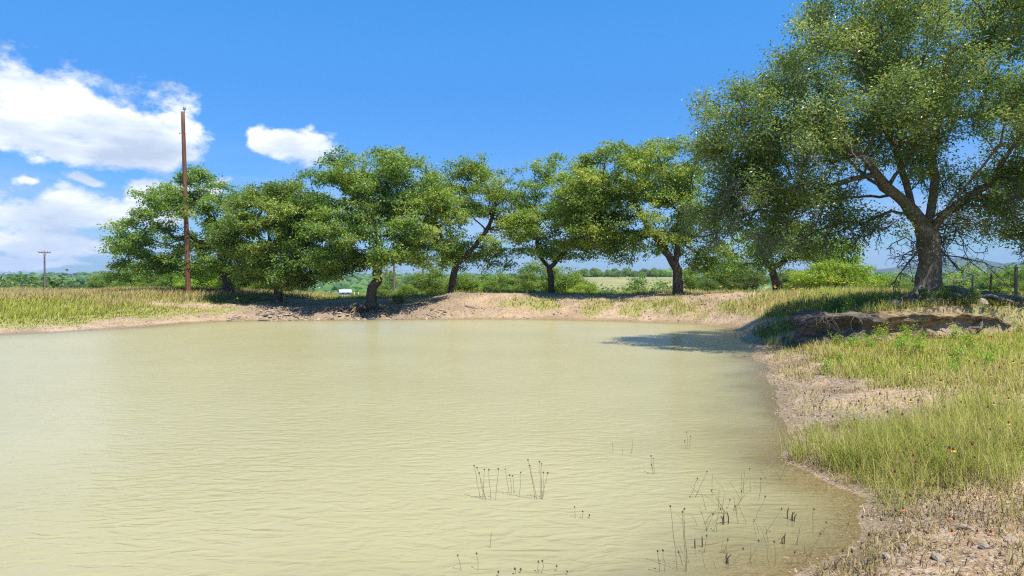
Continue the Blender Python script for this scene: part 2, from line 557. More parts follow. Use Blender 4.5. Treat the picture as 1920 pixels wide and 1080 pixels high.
def ground_material():
    m, n, out = mat('ground')
    tc = n.new('ShaderNodeTexCoord')
    P = tc.outputs['Object']
    at = lambda k: n.new('ShaderNodeAttribute', attribute_name=k).outputs['Fac']
    big = n.noise(P, .7, 5, .6)
    fine = n.noise(P, 9.0, 6, .7)
    vor = n.new('ShaderNodeTexVoronoi', ins={'Scale': 26.0, 'Randomness': 1.0}); n.link(P, vor.inputs['Vector'])
    peb = n.new('ShaderNodeTexVoronoi', ins={'Scale': 9.0, 'Randomness': 1.0}); n.link(P, peb.inputs['Vector'])
    sand = n.ramp(big, [(0.3, (0.31, 0.19, 0.09)), (0.5, (0.44, 0.29, 0.15)), (0.72, (0.53, 0.375, 0.215))])
    sand = n.mix(n.smooth(fine, .45, .75), sand, (0.52, 0.41, 0.30))
    sand = n.mix(n.math('MULTIPLY', n.smooth(fine, .5, .32), .8), sand, (0.16, 0.105, 0.065))
    pc = n.ramp(n.new('ShaderNodeSeparateColor', ins={0: peb.outputs['Color']}).outputs[0], [(0, (0.19, .135, .09)), (.5, (0.34, .27, .21)), (1, (0.50, .45, .38))])
    sand = n.mix(n.math('MULTIPLY', n.smooth(peb.outputs['Distance'], .42, .2), .55), sand, pc)
    spk = n.noise(P, 34.0, 3, .7)
    sand = n.mix(n.math('MULTIPLY', n.smooth(spk, .55, .68), .6), sand, (0.58, 0.49, 0.39))
    sand = n.mix(n.math('MULTIPLY', n.smooth(spk, .45, .34), .7), sand, (0.13, 0.09, 0.055))
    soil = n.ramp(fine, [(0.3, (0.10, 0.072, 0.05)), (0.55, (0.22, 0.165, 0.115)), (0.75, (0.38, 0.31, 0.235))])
    thatch = n.ramp(n.noise(P, 5.0, 5, .7), [(0.3, (0.19, 0.195, 0.045)), (0.5, (0.31, 0.275, 0.09)), (0.72, (0.42, 0.34, 0.16))])
    g = at('grass')
    gm = n.smooth(n.math('ADD', g, n.math('MULTIPLY', n.math('SUBTRACT', fine, .5), .9)), .25, .75)
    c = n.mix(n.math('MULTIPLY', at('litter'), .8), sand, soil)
    c = n.mix(n.math('MULTIPLY', gm, .92), c, thatch)
    # damp, darker soil along the water's edge and on the bed
    sd = at('sd')
    wet = n.smooth(n.math('ADD', sd, n.math('MULTIPLY', n.math('SUBTRACT', big, .5), .9)), .4, .1)
    c = n.mix(n.math('MULTIPLY', wet, .6), c, (0.24, 0.175, 0.09))
    far = n.noise(P, .06, 8, .7)
    wd = n.ramp(far, [(0.35, (0.035, 0.06, 0.02)), (0.5, (0.065, 0.095, 0.03)), (0.62, (0.11, 0.125, 0.045)), (.75, (0.22, 0.2, 0.1))])
    c = n.mix(at('wood'), c, wd)
    md = n.ramp(n.noise(P, .035, 6, .6), [(0.35, (0.20, 0.20, 0.06)), (0.6, (0.32, 0.29, 0.10))])
    c = n.mix(at('mead'), c, md)
    h = n.math('ADD', n.math('MULTIPLY', fine, .6), n.math('MULTIPLY', vor.outputs['Distance'], .5))
    rough = n.math('SUBTRACT', .95, n.math('MULTIPLY', wet, .45))
    b = bsdf(n, out, c, .95, h, .7, .05)
    n.link(rough, b.inputs['Roughness'])
    return m


M_GROUND = ground_material()
build_ground()


# ------------------------------------------------------------------ water
def water_material():
    m, n, out = mat('muddy_water')
    tc = n.new('ShaderNodeTexCoord')
    P = tc.outputs['Object']
    rot = n.new('ShaderNodeMapping', ins={'Rotation': (0, 0, math.radians(-4)), 'Scale': (2.0, 4.6, 1.0)})
    n.link(P, rot.inputs['Vector'])
    w1 = n.noise(rot.outputs[0], 1.05, 3.0, .5, .35)
    rot2 = n.new('ShaderNodeMapping', ins={'Rotation': (0, 0, math.radians(9)), 'Scale': (4.0, 8.5, 1.0)})
    n.link(P, rot2.inputs['Vector'])
    w2 = n.noise(rot2.outputs[0], 1.3, 3.0, .55, .3)
    ridge = n.math('SUBTRACT', 1.0, n.math('ABSOLUTE', n.math('MULTIPLY', n.math('SUBTRACT', w1, .5), 3.2)))
    amp = n.math('ADD', .55, n.math('MULTIPLY', n.smooth(n.noise(P, .16, 3, .5), .35, .65), .65))
    h = n.math('MULTIPLY', n.math('ADD', n.math('MULTIPLY', ridge, .75), n.math('MULTIPLY', w2, .45)), amp)
    bp = n.new('ShaderNodeBump', ins={'Strength': .8, 'Distance': .028})
    n.link(h, bp.inputs['Height'])
    bp2 = n.new('ShaderNodeBump', ins={'Strength': .75, 'Distance': .028})
    n.link(h, bp2.inputs['Height'])
    mudn = n.noise(P, .22, 4, .55)
    mud = n.ramp(mudn, [(0.3, (0.368, 0.325, 0.155)), (0.7, (0.405, 0.362, 0.182))])
    dep = n.new('ShaderNodeAttribute', attribute_name='depth').outputs['Fac']
    f = n.math('SUBTRACT', 1.0, n.math('POWER', 2.718, n.math('MULTIPLY', dep, -13.0)), clamp=True)
    dif = n.new('ShaderNodeBsdfDiffuse', ins={'Color': mud}); n.link(bp2.outputs[0], dif.inputs['Normal'])
    tr = n.new('ShaderNodeBsdfTransparent', ins={'Color': (.86, .84, .68, 1)})
    body = n.new('ShaderNodeMixShader'); n.link(f, body.inputs[0]); n.link(tr.outputs[0], body.inputs[1]); n.link(dif.outputs[0], body.inputs[2])
    gl = n.new('ShaderNodeBsdfGlossy', ins={'Roughness': .2, 'Color': (.95, .95, .95, 1)}); n.link(bp.outputs[0], gl.inputs['Normal'])
    fr = n.new('ShaderNodeFresnel', ins={'IOR': 1.33}); n.link(bp.outputs[0], fr.inputs['Normal'])
    fac = n.math('MINIMUM', n.math('MULTIPLY', fr.outputs[0], .8), .34)
    mx = n.new('ShaderNodeMixShader'); n.link(fac, mx.inputs[0]); n.link(body.outputs[0], mx.inputs[1]); n.link(gl.outputs[0], mx.inputs[2])
    n.link(mx.outputs[0], out.inputs[0])
    return m


def build_water():
    xs = np.arange(-31.5, 10.6, .2); ys = np.arange(1.6, 36.4, .2)
    X, Y = np.meshgrid(xs, ys); x = X.ravel(); y = Y.ravel()
    sd = shore_sd(x, y)
    dep = np.maximum(-ground_z(x, y, sd), 0)
    nx, ny = len(xs), len(ys)
    i = (np.arange(ny - 1)[:, None] * nx + np.arange(nx - 1)[None, :]).ravel()
    f = np.stack([i, i + 1, i + nx + 1, i + nx], 1)
    keep = (sd[f] < .45).all(1)
    me = make_mesh('pond_water', np.stack([x, y, np.zeros_like(x)], 1), [f[keep]], water_material(), {'depth': dep})
    return tag(obj('water', me), kind='structure')


build_water()


def build_haze():
    m, n, out = mat('haze_air')
    v = n.new('ShaderNodeVolumePrincipled', ins={'Color': (.36, .60, 1.0, 1), 'Density': 0.9e-4, 'Anisotropy': 0.0})
    n.link(v.outputs[0], out.inputs['Volume'])
    x0, x1, y0, y1, z0, z1 = -5300, 5300, -2700, 5700, -60, 140
    V = [(x, y, z) for z in (z0, z1) for y in (y0, y1) for x in (x0, x1)]
    Fc = [(0, 2, 3, 1), (4, 5, 7, 6), (0, 1, 5, 4), (2, 6, 7, 3), (0, 4, 6, 2), (1, 3, 7, 5)]
    me = make_mesh('haze', V, [np.array(Fc)], m, smooth=False)
    return tag(obj('haze', me), kind='stuff')


build_haze()


# ------------------------------------------------------------------ tubes, leaves, trees
def frame(d):
    d = d / (np.linalg.norm(d) + 1e-9)
    a = np.array([0, 0, 1.0]) if abs(d[2]) < .9 else np.array([1.0, 0, 0])
    u = np.cross(d, a); u /= np.linalg.norm(u)
    return u, np.cross(d, u)


class Tubes:
    def __init__(self):
        self.V = []; self.Q = []; self.T = []; self.n = 0

    def add(self, P, R, k=6, bump=0.0, rng=None, cap=True):
        P = np.asarray(P, float); m = len(P)
        if m < 2:
            return
        R = np.broadcast_to(np.asarray(R, float), (m,))
        D = np.gradient(P, axis=0)
        u, w = frame(D[0])
        ang = np.arange(k) / k * math.tau
        ca, sa = np.cos(ang)[:, None], np.sin(ang)[:, None]
        rings = []
        for i in range(m):
            d = D[i] / (np.linalg.norm(D[i]) + 1e-9)
            u = u - d * np.dot(u, d); u /= np.linalg.norm(u) + 1e-9
            w = np.cross(d, u)
            rr = R[i]
            if bump and rng is not None:
                rr = R[i] * (1 + bump * (rng.random((k, 1)) - .5))
            rings.append(P[i] + (u * ca + w * sa) * rr)
        V = np.concatenate(rings)
        i = (np.arange(m - 1)[:, None] * k + np.arange(k)[None, :])
        j = (np.arange(m - 1)[:, None] * k + (np.arange(k)[None, :] + 1) % k)
        q = np.stack([i, j, j + k, i + k], -1).reshape(-1, 4) + self.n
        self.Q.append(q)
        self.V.append(V)
        base = self.n
        self.n += len(V)
        if cap:
            self.V.append(P[-1:] + D[-1:] * .02); c = self.n; self.n += 1
            l = base + (m - 1) * k + np.arange(k)
            self.T.append(np.stack([l, np.roll(l, -1), np.full(k, c)], 1))

    def mesh(self, name, m, smooth=True):
        fs = [np.concatenate(self.Q)]
        if self.T: fs.append(np.concatenate(self.T))
        return make_mesh(name, np.concatenate(self.V), fs, m, smooth=smooth)


def leaves_mesh(name, C, O, size, m, rng, aspect=.55, val=None, up=.95, droop=0.0):
    """one folded four-sided leaf at every point of C; O: outward direction per leaf"""
    n = len(C)
    nrm = rng.normal(size=(n, 3)) * .75 + O * .55 + np.array([0, 0, up])
    nrm /= np.linalg.norm(nrm, axis=1, keepdims=True) + 1e-9
    t = rng.normal(size=(n, 3)) + O * .8 + np.array([0, 0, -droop])
    t -= nrm * (t * nrm).sum(1, keepdims=True)
    t /= np.linalg.norm(t, axis=1, keepdims=True) + 1e-9
    s = np.cross(nrm, t)
    L = (size * rng.uniform(.65, 1.3, n))[:, None]
    W = L * aspect * .5
    fold = nrm * W * .45
    V = np.empty((n, 4, 3))
    V[:, 0] = C - t * L * .5
    V[:, 1] = C - s * W - t * L * .02 + fold
    V[:, 2] = C + t * L * .5
    V[:, 3] = C + s * W - t * L * .02 + fold
    f = np.arange(n * 4).reshape(n, 4)
    v = rng.random(n) if val is None else val
    return make_mesh(name, V.reshape(-1, 3), [f], m, {'v': np.repeat(np.clip(v, 0, 1), 4)}, smooth=False)


def grow(rng, stem, lobes, n_clump, n_sub, clump_r, bf=.25, start=.55, wob=.10, low=-.35, sag=0.0, step=.42, flat=.62):
    """stems: list of polylines from the base; lobes: (cx,cy,cz,rx,ry,rz). Returns skeleton and leaf sites."""
    pos = []; par = []; path = []; can = []
    for poly in stem:
        P = np.array(poly, float)
        seg = np.linalg.norm(np.diff(P, axis=0), axis=1); tot = seg.sum()
        m = max(3, int(tot / .35))
        cum = np.concatenate([[0], np.cumsum(seg)])
        s = np.linspace(0, tot, m)
        Q = np.stack([np.interp(s, cum, P[:, k]) for k in range(3)], 1)
        first = -1
        if pos:
            d = np.linalg.norm(np.array(pos) - Q[0], axis=1); first = int(d.argmin())
        main = not pos
        for k in range(m):
            if k == 0 and first >= 0:
                prev = first; continue
            p = Q[k] + (rng.normal(size=3) * .03 if k else 0)
            pos.append(p); par.append(prev if (k or first >= 0) and len(pos) > 1 else -1)
            path.append(0 if par[-1] < 0 else path[par[-1]] + np.linalg.norm(p - pos[par[-1]]))
            can.append((not main) or s[k] > tot * start)
            prev = len(pos) - 1
    LB = np.array(lobes, float)
    ar = (LB[:, 3] * LB[:, 4] + LB[:, 3] * LB[:, 5] + LB[:, 4] * LB[:, 5])
    pick = rng.choice(len(LB), n_clump, p=ar / ar.sum())
    d = rng.normal(size=(n_clump, 3)); d /= np.linalg.norm(d, axis=1, keepdims=True)
    d[:, 2] = np.where(d[:, 2] < low, -d[:, 2] * rng.uniform(-.3, 1, n_clump), d[:, 2])
    rad = rng.uniform(.5, 1.0, n_clump) ** .6 + np.where(rng.random(n_clump) < .13, rng.uniform(.08, .24, n_clump), 0)
    cl = LB[pick, :3] + d * LB[pick, 3:] * rad[:, None]
    order = np.argsort(np.linalg.norm(cl - np.array(pos[-1]), axis=1))
    pos_a = np.zeros((60000, 3)); pos_a[:len(pos)] = pos
    path_a = np.zeros(60000); path_a[:len(pos)] = path
    can_a = np.zeros(60000, bool); can_a[:len(pos)] = can
    cnt = len(pos)

    def connect(t, bf, step, wob):
        nonlocal cnt
        dist = np.linalg.norm(pos_a[:cnt] - t, axis=1)
        cost = dist + bf * path_a[:cnt] + np.where(can_a[:cnt], 0, 1e6) + .5 * np.maximum(pos_a[:cnt, 2] - t[2] - .2, 0)
        i = int(cost.argmin())
        a = pos_a[i].copy(); L = dist[i]
        k = max(1, int(L / step))
        prev = i
        mid = rng.normal(size=3) * wob * L * .8
        mid[2] += .10 * L - sag * L
        for q in range(1, k + 1):
            f = q / k
            p = a + (t - a) * f + mid * 4 * f * (1 - f) * .6 + (rng.normal(size=3) * wob * step * 1.2 if q < k else 0)
            pos_a[cnt] = p; path_a[cnt] = path_a[prev] + np.linalg.norm(p - pos_a[prev]); can_a[cnt] = True
            par.append(prev); prev = cnt; cnt += 1
        return prev
    for i in order:
        connect(cl[i], bf, step, wob)
    sites = []; outw = []; cid = []
    for i in order:
        c = cl[i]; lb = LB[pick[i]]
        r = clump_r * rng.uniform(.7, 1.25)
        s = rng.normal(size=(n_sub, 3)); s /= np.linalg.norm(s, axis=1, keepdims=True)
        s = c + s * r * (rng.random((n_sub, 1)) ** .4) * np.array([1.2, 1.2, flat])
        for t in s:
            e = connect(t, .1, step * .8, wob)
            sites.append(t); outw.append(t - c); cid.append(i)
    par_a = np.array(par[:cnt]); P = pos_a[:cnt]
    return P, par_a, np.array(sites), np.array(outw), np.array(cid)


def skeleton_tubes(P, par, r0, tip=.008, ex=1.85, sides=(9, 6, 4, 3), flare=None, rng=None, rmin=.0):
    n = len(P)
    acc = np.zeros(n)
    ch = [[] for _ in range(n)]
    for i in range(n):
        if par[i] >= 0: ch[par[i]].append(i)
    order = np.argsort(-np.arange(n))
    R = np.zeros(n)
    # children always have a larger index than their parent
    for i in range(n - 1, -1, -1):
        R[i] = tip ** ex if not ch[i] else sum(R[c] for c in ch[i])
    R = R ** (1 / ex)
    s = r0 / R[0]
    R = np.where(R * s > .03, R * s, np.maximum(R * (s * .5 + .5), tip))
    T = Tubes()
    stack = [(0, None)]
    while stack:
        i, p = stack.pop()
        chain = [i]
        while ch[chain[-1]]:
            cs = sorted(ch[chain[-1]], key=lambda c: -R[c])
            for c in cs[1:]: stack.append((c, chain[-1]))
            chain.append(cs[0])
        pts = P[chain]; rr = R[chain].copy()
        if p is not None:
            pts = np.vstack([P[p], pts]); rr = np.concatenate([[min(R[p], rr[0] * 1.25)], rr])
        if rr.max() < rmin: continue
        k = sides[0] if rr[0] > .12 else sides[1] if rr[0] > .05 else sides[2] if rr[0] > .018 else sides[3]
        if flare and p is None:
            h = pts[:, 2] - pts[0, 2]
            rr = rr * (1 + flare * np.exp(-h / .35))
        if len(pts) > 1:
            T.add(pts, rr, k, .14 if k > 5 else 0, rng)
    return T


def leaf_points(rng, sites, outw, cid, per, spread, flat=.6):
    n = len(sites)
    k = np.repeat(np.arange(n), per)
    d = rng.normal(size=(len(k), 3)) * spread * np.array([1.1, 1.1, flat])
    C = sites[k] + d
    O = outw[k] / (np.linalg.norm(outw[k], axis=1, keepdims=True) + .2) + d / (spread * 3)
    cv = rng.normal(size=cid.max() + 1) * .22
    v = np.clip(rng.beta(2.2, 2.6, len(k)) + cv[cid[k]], 0, 1)
    v = np.where(rng.random(len(k)) < .025, rng.uniform(.95, 1.0, len(k)), np.minimum(v, .93))
    return C, O, v


def oak(name, label, base, seed, stem, r0, lobes, n_clump=70, n_sub=8, per=60, clump_r=.85, spread=.185, leaf=.135, leafm=None, bark=None, rotz=0,
        cat='tree', group=None, **kw):
    rng = np.random.default_rng(seed)
    kw.setdefault('low', -.85)
    P, par, S, O, cid = grow(rng, stem, [(a * 1.09, b_, c - .10, d * 1.2, e * 1.08, f * 1.08) for a, b_, c, d, e, f in lobes], int(n_clump * 1.6), n_sub, clump_r, **kw)
    per = int(per * .85)
    root = empty(name, base, rotz)
    tag(root, label, cat, group)
    T = skeleton_tubes(P, par, r0, flare=.25, rng=rng, tip=.008)
    obj('trunk', T.mesh('oak_trunk', bark or M_BARK), root)
    C, OO, v = leaf_points(rng, S, O, cid, per, spread)
    obj('crown', leaves_mesh('oak_crown', C, OO, leaf, leafm or M_OAK, rng, val=v, aspect=.6), root)
    return root


def base_at(u, d):
    x = (u - 960) / F * d
    return (x, d, gz(x, d) - .06)


def lobes_px(u0, d, zb, L):
    """lobes given as (column, row, half-width, half-height, depth offset, depth radius) around a tree whose trunk stands at column u0"""
    out = []
    for u, v, hw, hh, oy, ry in L:
        s = (d + oy) / F
        out.append(((u - 960) * s - (u0 - 960) / F * d, oy, EYE - (v - HOR) * s - zb, hw * s, ry, hh * s))
    return out


def front_trees():
    # pole-side oak, left end
    b = base_at(430, 42)
    oak('oak_tree', 'leftmost live oak, standing behind the tall brown utility pole', b, 1,
        [[(0, 0, 0), (-.15, 0, 1.0), (-.5, .1, 2.2), (-.4, 0, 3.6), (0, 0, 5)]], .27,
        lobes_px(430, 42, b[2], [(300, 455, 80, 52, 0, 2.3), (340, 400, 75, 55, .3, 2.6), (400, 380, 62, 55, 0, 2.4), (425, 440, 55, 55, -.3, 2.3), (255, 445, 38, 26, -.4, 1.2), (370, 480, 80, 32, .5, 2.2), (370, 345, 25, 28, .5, 1), (300, 500, 70, 28, .6, 1.8), (440, 500, 40, 25, .8, 1.2)]),
        n_clump=88, n_sub=7, per=64, clump_r=.72, leafm=M_OAK)
    b = base_at(519, 38.2)
    oak('oak_tree', 'low spreading live oak with short trunk between the pole oak and the big round oak', b, 2,
        [[(0, 0, 0), (.12, 0, .8), (-.1, .1, 1.8), (-.2, 0, 3.0)]], .22,
        lobes_px(519, 38.2, b[2], [(500, 425, 78, 70, .4, 2.4), (475, 450, 55, 55, -.2, 1.8), (540, 385, 60, 48, .6, 2.0), (545, 470, 62, 55, 0, 2.2), (490, 365, 32, 28, .4, 1.2), (535, 520, 38, 26, -.3, 1.2), (505, 505, 45, 28, 0, 1.5), (560, 510, 40, 24, 0, 1.4)]),
        n_clump=84, n_sub=7, per=66, clump_r=.66, leafm=M_OAK)
    b = base_at(694, 37.0)
    oak('oak_tree', 'broad round live oak with dark leaning trunk and exposed roots at the water', b, 3,
        [[(0, 0, 0), (.05, 0, .7), (.3, .1, 1.6), (.45, .1, 2.4), (.3, 0, 4.2)], [(.4, .1, 2.2), (-1.4, 0, 3.4), (-2.6, -.2, 4.2)], [(.4, .1, 2.3), (1.8, .3, 3.6), (2.8, .2, 4.6)]], .27,
        lobes_px(694, 37, b[2], [(650, 385, 95, 72, 0, 3.0), (740, 375, 90, 68, .3, 3.0), (600, 440, 75, 58, -.3, 2.4), (690, 445, 95, 58, -1.0, 2.2), (790, 420, 70, 55, .2, 2.2), (700, 325, 75, 42, .4, 2.2), (645, 315, 32, 30, 0, 1.2), (600, 488, 55, 30, -.3, 1.5), (720, 475, 60, 25, -.8, 1.4), (650, 480, 60, 30, -.9, 1.5), (790, 470, 50, 26, 0, 1.4), (570, 500, 45, 24, .2, 1.3), (575, 420, 48, 55, 0, 1.8), (820, 400, 40, 55, .2, 1.7)]),
        n_clump=150, n_sub=7, per=64, clump_r=.72, leafm=M_OAK)
    b = base_at(848, 41.0)
    oak('oak_tree', 'open-crowned live oak forking low on top of the pale mound', b, 4,
        [[(0, 0, 0), (.0, 0, .9), (.25, 0, 1.9)], [(.25, 0, 1.8), (-.5, .1, 3.0), (-1.0, 0, 4.6)], [(.25, 0, 1.85), (1.3, 0, 2.9), (2.2, 0, 4.2), (2.6, 0, 5.4)]], .205,
        lobes_px(848, 41, b[2], [(870, 360, 70, 48, 0, 2.4), (930, 390, 50, 52, .2, 2.2), (830, 370, 50, 48, .2, 2.0), (880, 425, 78, 48, -.2, 2.4), (835, 330, 24, 24, 0, 1), (885, 322, 22, 22, .3, 1), (935, 470, 40, 24, .2, 1.5), (820, 465, 36, 26, 0, 1.4), (890, 475, 55, 20, .4, 1.8), (960, 410, 36, 50, .2, 1.8), (795, 400, 40, 50, .2, 1.6)]),
        n_clump=78, n_sub=7, per=52, clump_r=.66, leafm=M_OAK2)
    b = base_at(1035, 41.2)
    oak('oak_tree', 'live oak with slim Y-forked trunk in the middle of the dam', b, 5,
        [[(0, 0, 0), (-.05, 0, .9), (-.15, 0, 1.6)], [(-.15, 0, 1.5), (-.75, .1, 2.4), (-1.0, 0, 3.8)], [(-.15, 0, 1.55), (.6, 0, 2.4), (1.4, 0, 3.4), (1.6, 0, 4.6)]], .185,
        lobes_px(1035, 41.2, b[2], [(1040, 365, 50, 45, 0, 2.2), (1010, 400, 45, 48, .2, 2.0), (1075, 395, 55, 50, .2, 2.2), (1045, 435, 75, 42, -.2, 2.4), (1035, 315, 22, 26, 0, 1), (1105, 440, 40, 36, .2, 1.6), (1010, 455, 34, 24, 0, 1.4), (1060, 470, 50, 18, .5, 1.8), (985, 430, 28, 30, 0, 1.3), (1110, 380, 40, 50, .3, 1.8), (985, 380, 28, 40, .2, 1.5), (1060, 330, 40, 36, .2, 1.4)]),
        n_clump=76, n_sub=7, per=50, clump_r=.64, leafm=M_OAK2)
    b = base_at(1271, 37.8)
    oak('oak_tree', 'tall broad live oak with straight forked trunk at the right end of the dam', b, 6,
        [[(0, 0, 0), (-.02, 0, 1.1), (-.1, 0, 2.0), (.05, 0, 3.2), (.1, 0, 4.6)], [(-.08, 0, 1.5), (-.9, .1, 2.8), (-1.8, 0, 4.0), (-2.4, 0, 5.2)], [(0, 0, 2.6), (1.0, 0, 3.4), (1.9, .1, 4.2)]], .27,
        lobes_px(1271, 37.8, b[2], [(1200, 330, 85, 58, .3, 2.8), (1255, 320, 70, 50, 0, 2.4), (1150, 370, 65, 55, .2, 2.2), (1215, 400, 85, 50, -.5, 2.4), (1290, 390, 60, 55, 0, 2.2), (1185, 280, 42, 34, .2, 1.5), (1150, 450, 50, 26, -.2, 1.6), (1285, 445, 55, 32, -.6, 1.6), (1235, 285, 40, 30, 0, 1.5), (1200, 455, 60, 26, .8, 1.8), (1320, 440, 40, 40, .4, 1.6), (1330, 480, 30, 25, .6, 1.2), (1110, 420, 40, 45, .2, 1.6), (1095, 370, 36, 42, .3, 1.6), (1125, 330, 45, 42, .2, 1.6), (1100, 425, 42, 38, .3, 1.5), (1310, 350, 45, 50, .2, 1.6)]),
        n_clump=145, n_sub=7, per=50, clump_r=.70, leafm=M_OAK2)
    b = base_at(1458, 37.5)
    oak('small_tree', 'low drooping tree with short dark trunk and grey dead twigs beside the bright green bush', b, 7,
        [[(0, 0, 0), (-.1, 0, .8), (-.3, 0, 1.4)], [(-.3, 0, 1.3), (.6, 0, 2.0), (1.0, 0, 2.9)], [(-.3, 0, 1.3), (-.9, 0, 2.2), (-.9, 0, 3.0)]], .2,
        lobes_px(1458, 37.5, b[2], [(1470, 455, 60, 34, 0, 1.8), (1530, 470, 52, 36, .2, 1.6), (1420, 480, 45, 36, .2, 1.5), (1560, 500, 32, 24, .2, 1.2), (1500, 435, 40, 20, .2, 1.2)]),
        n_clump=58, n_sub=7, per=40, clump_r=.55, leafm=M_BUSH, low=-.6)


front_trees()


def dead_twigs(rng, starts, dirs, lengths, r=.02, gen=3, sag=.3):
    """forking bare twigs"""
    T = Tubes()
    todo = [(np.array(s, float), np.array(d, float), l, r, gen) for s, d, l in zip(starts, dirs, lengths)]
    while todo:
        p, d, l, rr, g = todo.pop()
        d = d / np.linalg.norm(d)
        m = 5
        pts = [p]
        for k in range(m):
            d = d + rng.normal(size=3) * .28 + np.array([0, 0, -sag * .12])
            d /= np.linalg.norm(d)
            pts.append(pts[-1] + d * l / m)
        T.add(pts, np.linspace(rr, rr * .45, m + 1), 4 if rr > .012 else 3)
        if g > 0:
            for k in range(1, m + 1):
                if rng.random() < .75:
                    q = d + rng.normal(size=3) * .8
                    todo.append((pts[k], q, l * rng.uniform(.35, .6), rr * .6, g - 1))
    return T


def big_oak():
    rng = np.random.default_rng(70)
    d0 = 21.0
    b = ((1741 - 960) / F * d0, d0, 1.36)
    root = empty('oak_tree', b)
    tag(root, 'huge live oak with thick flared trunk leaning over the right bank', 'tree')
    stem = [[(0, 0, 0), (.02, 0, .6), (.04, 0, 1.4), (.0, 0, 2.0), (-.05, 0, 2.5)],
            [(-.05, 0, 2.3), (-.75, -.1, 3.0), (-1.55, -.3, 3.6), (-2.3, -.5, 4.4), (-3.6, -.6, 5.2)],
            [(-.05, 0, 2.4), (.25, .1, 3.4), (.2, .2, 4.6), (.5, .2, 6.2)],
            [(-.05, 0, 2.3), (.9, -.3, 3.2), (2.1, -.6, 4.0), (3.6, -.9, 4.8)],
            [(-.5, 0, 2.9), (-.7, .4, 4.4), (-1.2, .6, 6.2)],
            [(-.05, 0, 2.4), (.2, -1.2, 3.3), (.3, -2.6, 4.4)],
            [(-.05, 0, 2.4), (-.6, 1.2, 3.5), (-.8, 2.8, 4.6)]]
    L = lobes_px(1741, d0, b[2], [(1440, 250, 120, 95, -.6, 3.0), (1560, 180, 140, 110, 0, 3.6), (1700, 110, 160, 110, .2, 4.0), (1860, 130, 150, 130, 0, 4.0), (1390, 320, 75, 85, -.4, 2.2),
                                  (1490, 340, 95, 75, -.2, 2.6), (1840, 270, 130, 90, -1.8, 2.4), (1620, 280, 130, 60, 1.4, 2.2), (1960, 260, 130, 120, -.4, 3.4), (2080, 230, 110, 130, 0, 3), (1360, 220, 55, 55, -.4, 1.6), (1640, 20, 120, 70, 0, 3), (1800, -10, 150, 70, 0, 3), (1950, 60, 120, 80, 0, 3), (1420, 390, 75, 45, -.3, 1.8), (1540, 390, 70, 40, .3, 1.8), (1350, 390, 45, 45, 0, 1.5), (1880, 370, 90, 45, -.6, 2.2), (1660, 200, 110, 60, -2.2, 1.6), (1780, 190, 120, 70, -2.4, 1.8), (1480, 440, 60, 25, .6, 1.4), (1640, 420, 50, 22, .3, 1.2), (1840, 440, 55, 22, .2, 1.2), (1910, 430, 45, 30, .3, 1.3), (1590, 430, 40, 20, .5, 1.2)])
    P, par, S, O, cid = grow(rng, stem, L, 340, 9, .62, bf=.22, start=.9, wob=.13, low=-.7, step=.34, flat=.95)
    T = skeleton_tubes(P, par, .315, ex=1.68, sides=(16, 8, 5, 3), flare=.95, rng=rng, tip=.006)
    obj('trunk', T.mesh('oak_trunk', M_BARK_BIG), root)
    C, OO, v = leaf_points(rng, S, O, cid, 76, .17, .9)
    obj('crown', leaves_mesh('oak_crown', C, OO, .092, M_OAK3, rng, val=v, aspect=.52), root)
    # bare, lichen-grey twigs hanging below the crown
    starts = []; dirs = []; ln = []
    low = [i for i in range(len(P)) if P[i, 2] > 1.7 and P[i, 2] < 4.4]
    for i in rng.choice(low, 125):
        starts.append(P[i]); a = rng.uniform(0, math.tau)
        out = np.array([P[i, 0], P[i, 1], 0]); out /= np.linalg.norm(out) + .3
        dirs.append(np.array([math.cos(a) * .5, math.sin(a) * .5, -.55]) + out * .6); ln.append(rng.uniform(.6, 1.25))
    for k in range(22):
        a = rng.uniform(0, math.tau)
        starts.append((.33 * math.cos(a), .33 * math.sin(a), rng.uniform(1.5, 2.5)))
        dirs.append((math.cos(a), math.sin(a) * .8, rng.uniform(-.5, .15))); ln.append(rng.uniform(.8, 1.7))
    tw = dead_twigs(rng, starts, dirs, ln, .024, 2, .5)
    obj('bare_twigs', tw.mesh('bare_twigs', M_TWIG), root)
    tips = np.concatenate(tw.V)
    pk = tips[rng.choice(len(tips), 5200)] + rng.normal(size=(5200, 3)) * .07
    obj('twig_leaves', leaves_mesh('twig_leaves', pk, rng.normal(size=(5200, 3)) * .4, .07, M_DARK, rng), root)
    # surface roots spreading from the trunk
    def root_run(pts, r):
        t = Tubes()
        p = np.array(pts, float)
        s = np.linspace(0, len(p) - 1, 14)
        q = np.stack([np.interp(s, np.arange(len(p)), p[:, k]) for k in range(3)], 1)
        q[1:] += rng.normal(size=(13, 3)) * .035
        t.add(q, np.linspace(r, r * .3, 14) * (1 + rng.normal(size=14) * .08), 7, .2, rng)
        o = obj('root', t.mesh('root', M_TWIG), root)
        return o
    zg = lambda x, y: gz(b[0] + x, b[1] + y) - b[2]
    runs = [([(.3, -.2), (.9, -.5), (1.6, -.9), (2.3, -1.2)], .13), ([(.3, -.3), (.8, -.9), (1.1, -1.6), (.75, -2.2)], .10), ([(.35, 0), (1.2, -.1), (2.2, -.5), (2.9, -.7)], .12),
            ([(.1, -.35), (.2, -1.0), (.9, -1.75), (1.6, -2.1)], .09), ([(-.3, -.2), (-.9, -.5), (-1.6, -.6)], .09), ([(.4, -.1), (1.3, -.8), (1.8, -1.7), (2.2, -2.2)], .09), ([(.3, .1), (1.0, .3), (1.9, .1)], .09),
            ([(.3, -.3), (.6, -1.3), (.2, -2.1), (-.4, -2.5)], .085)]
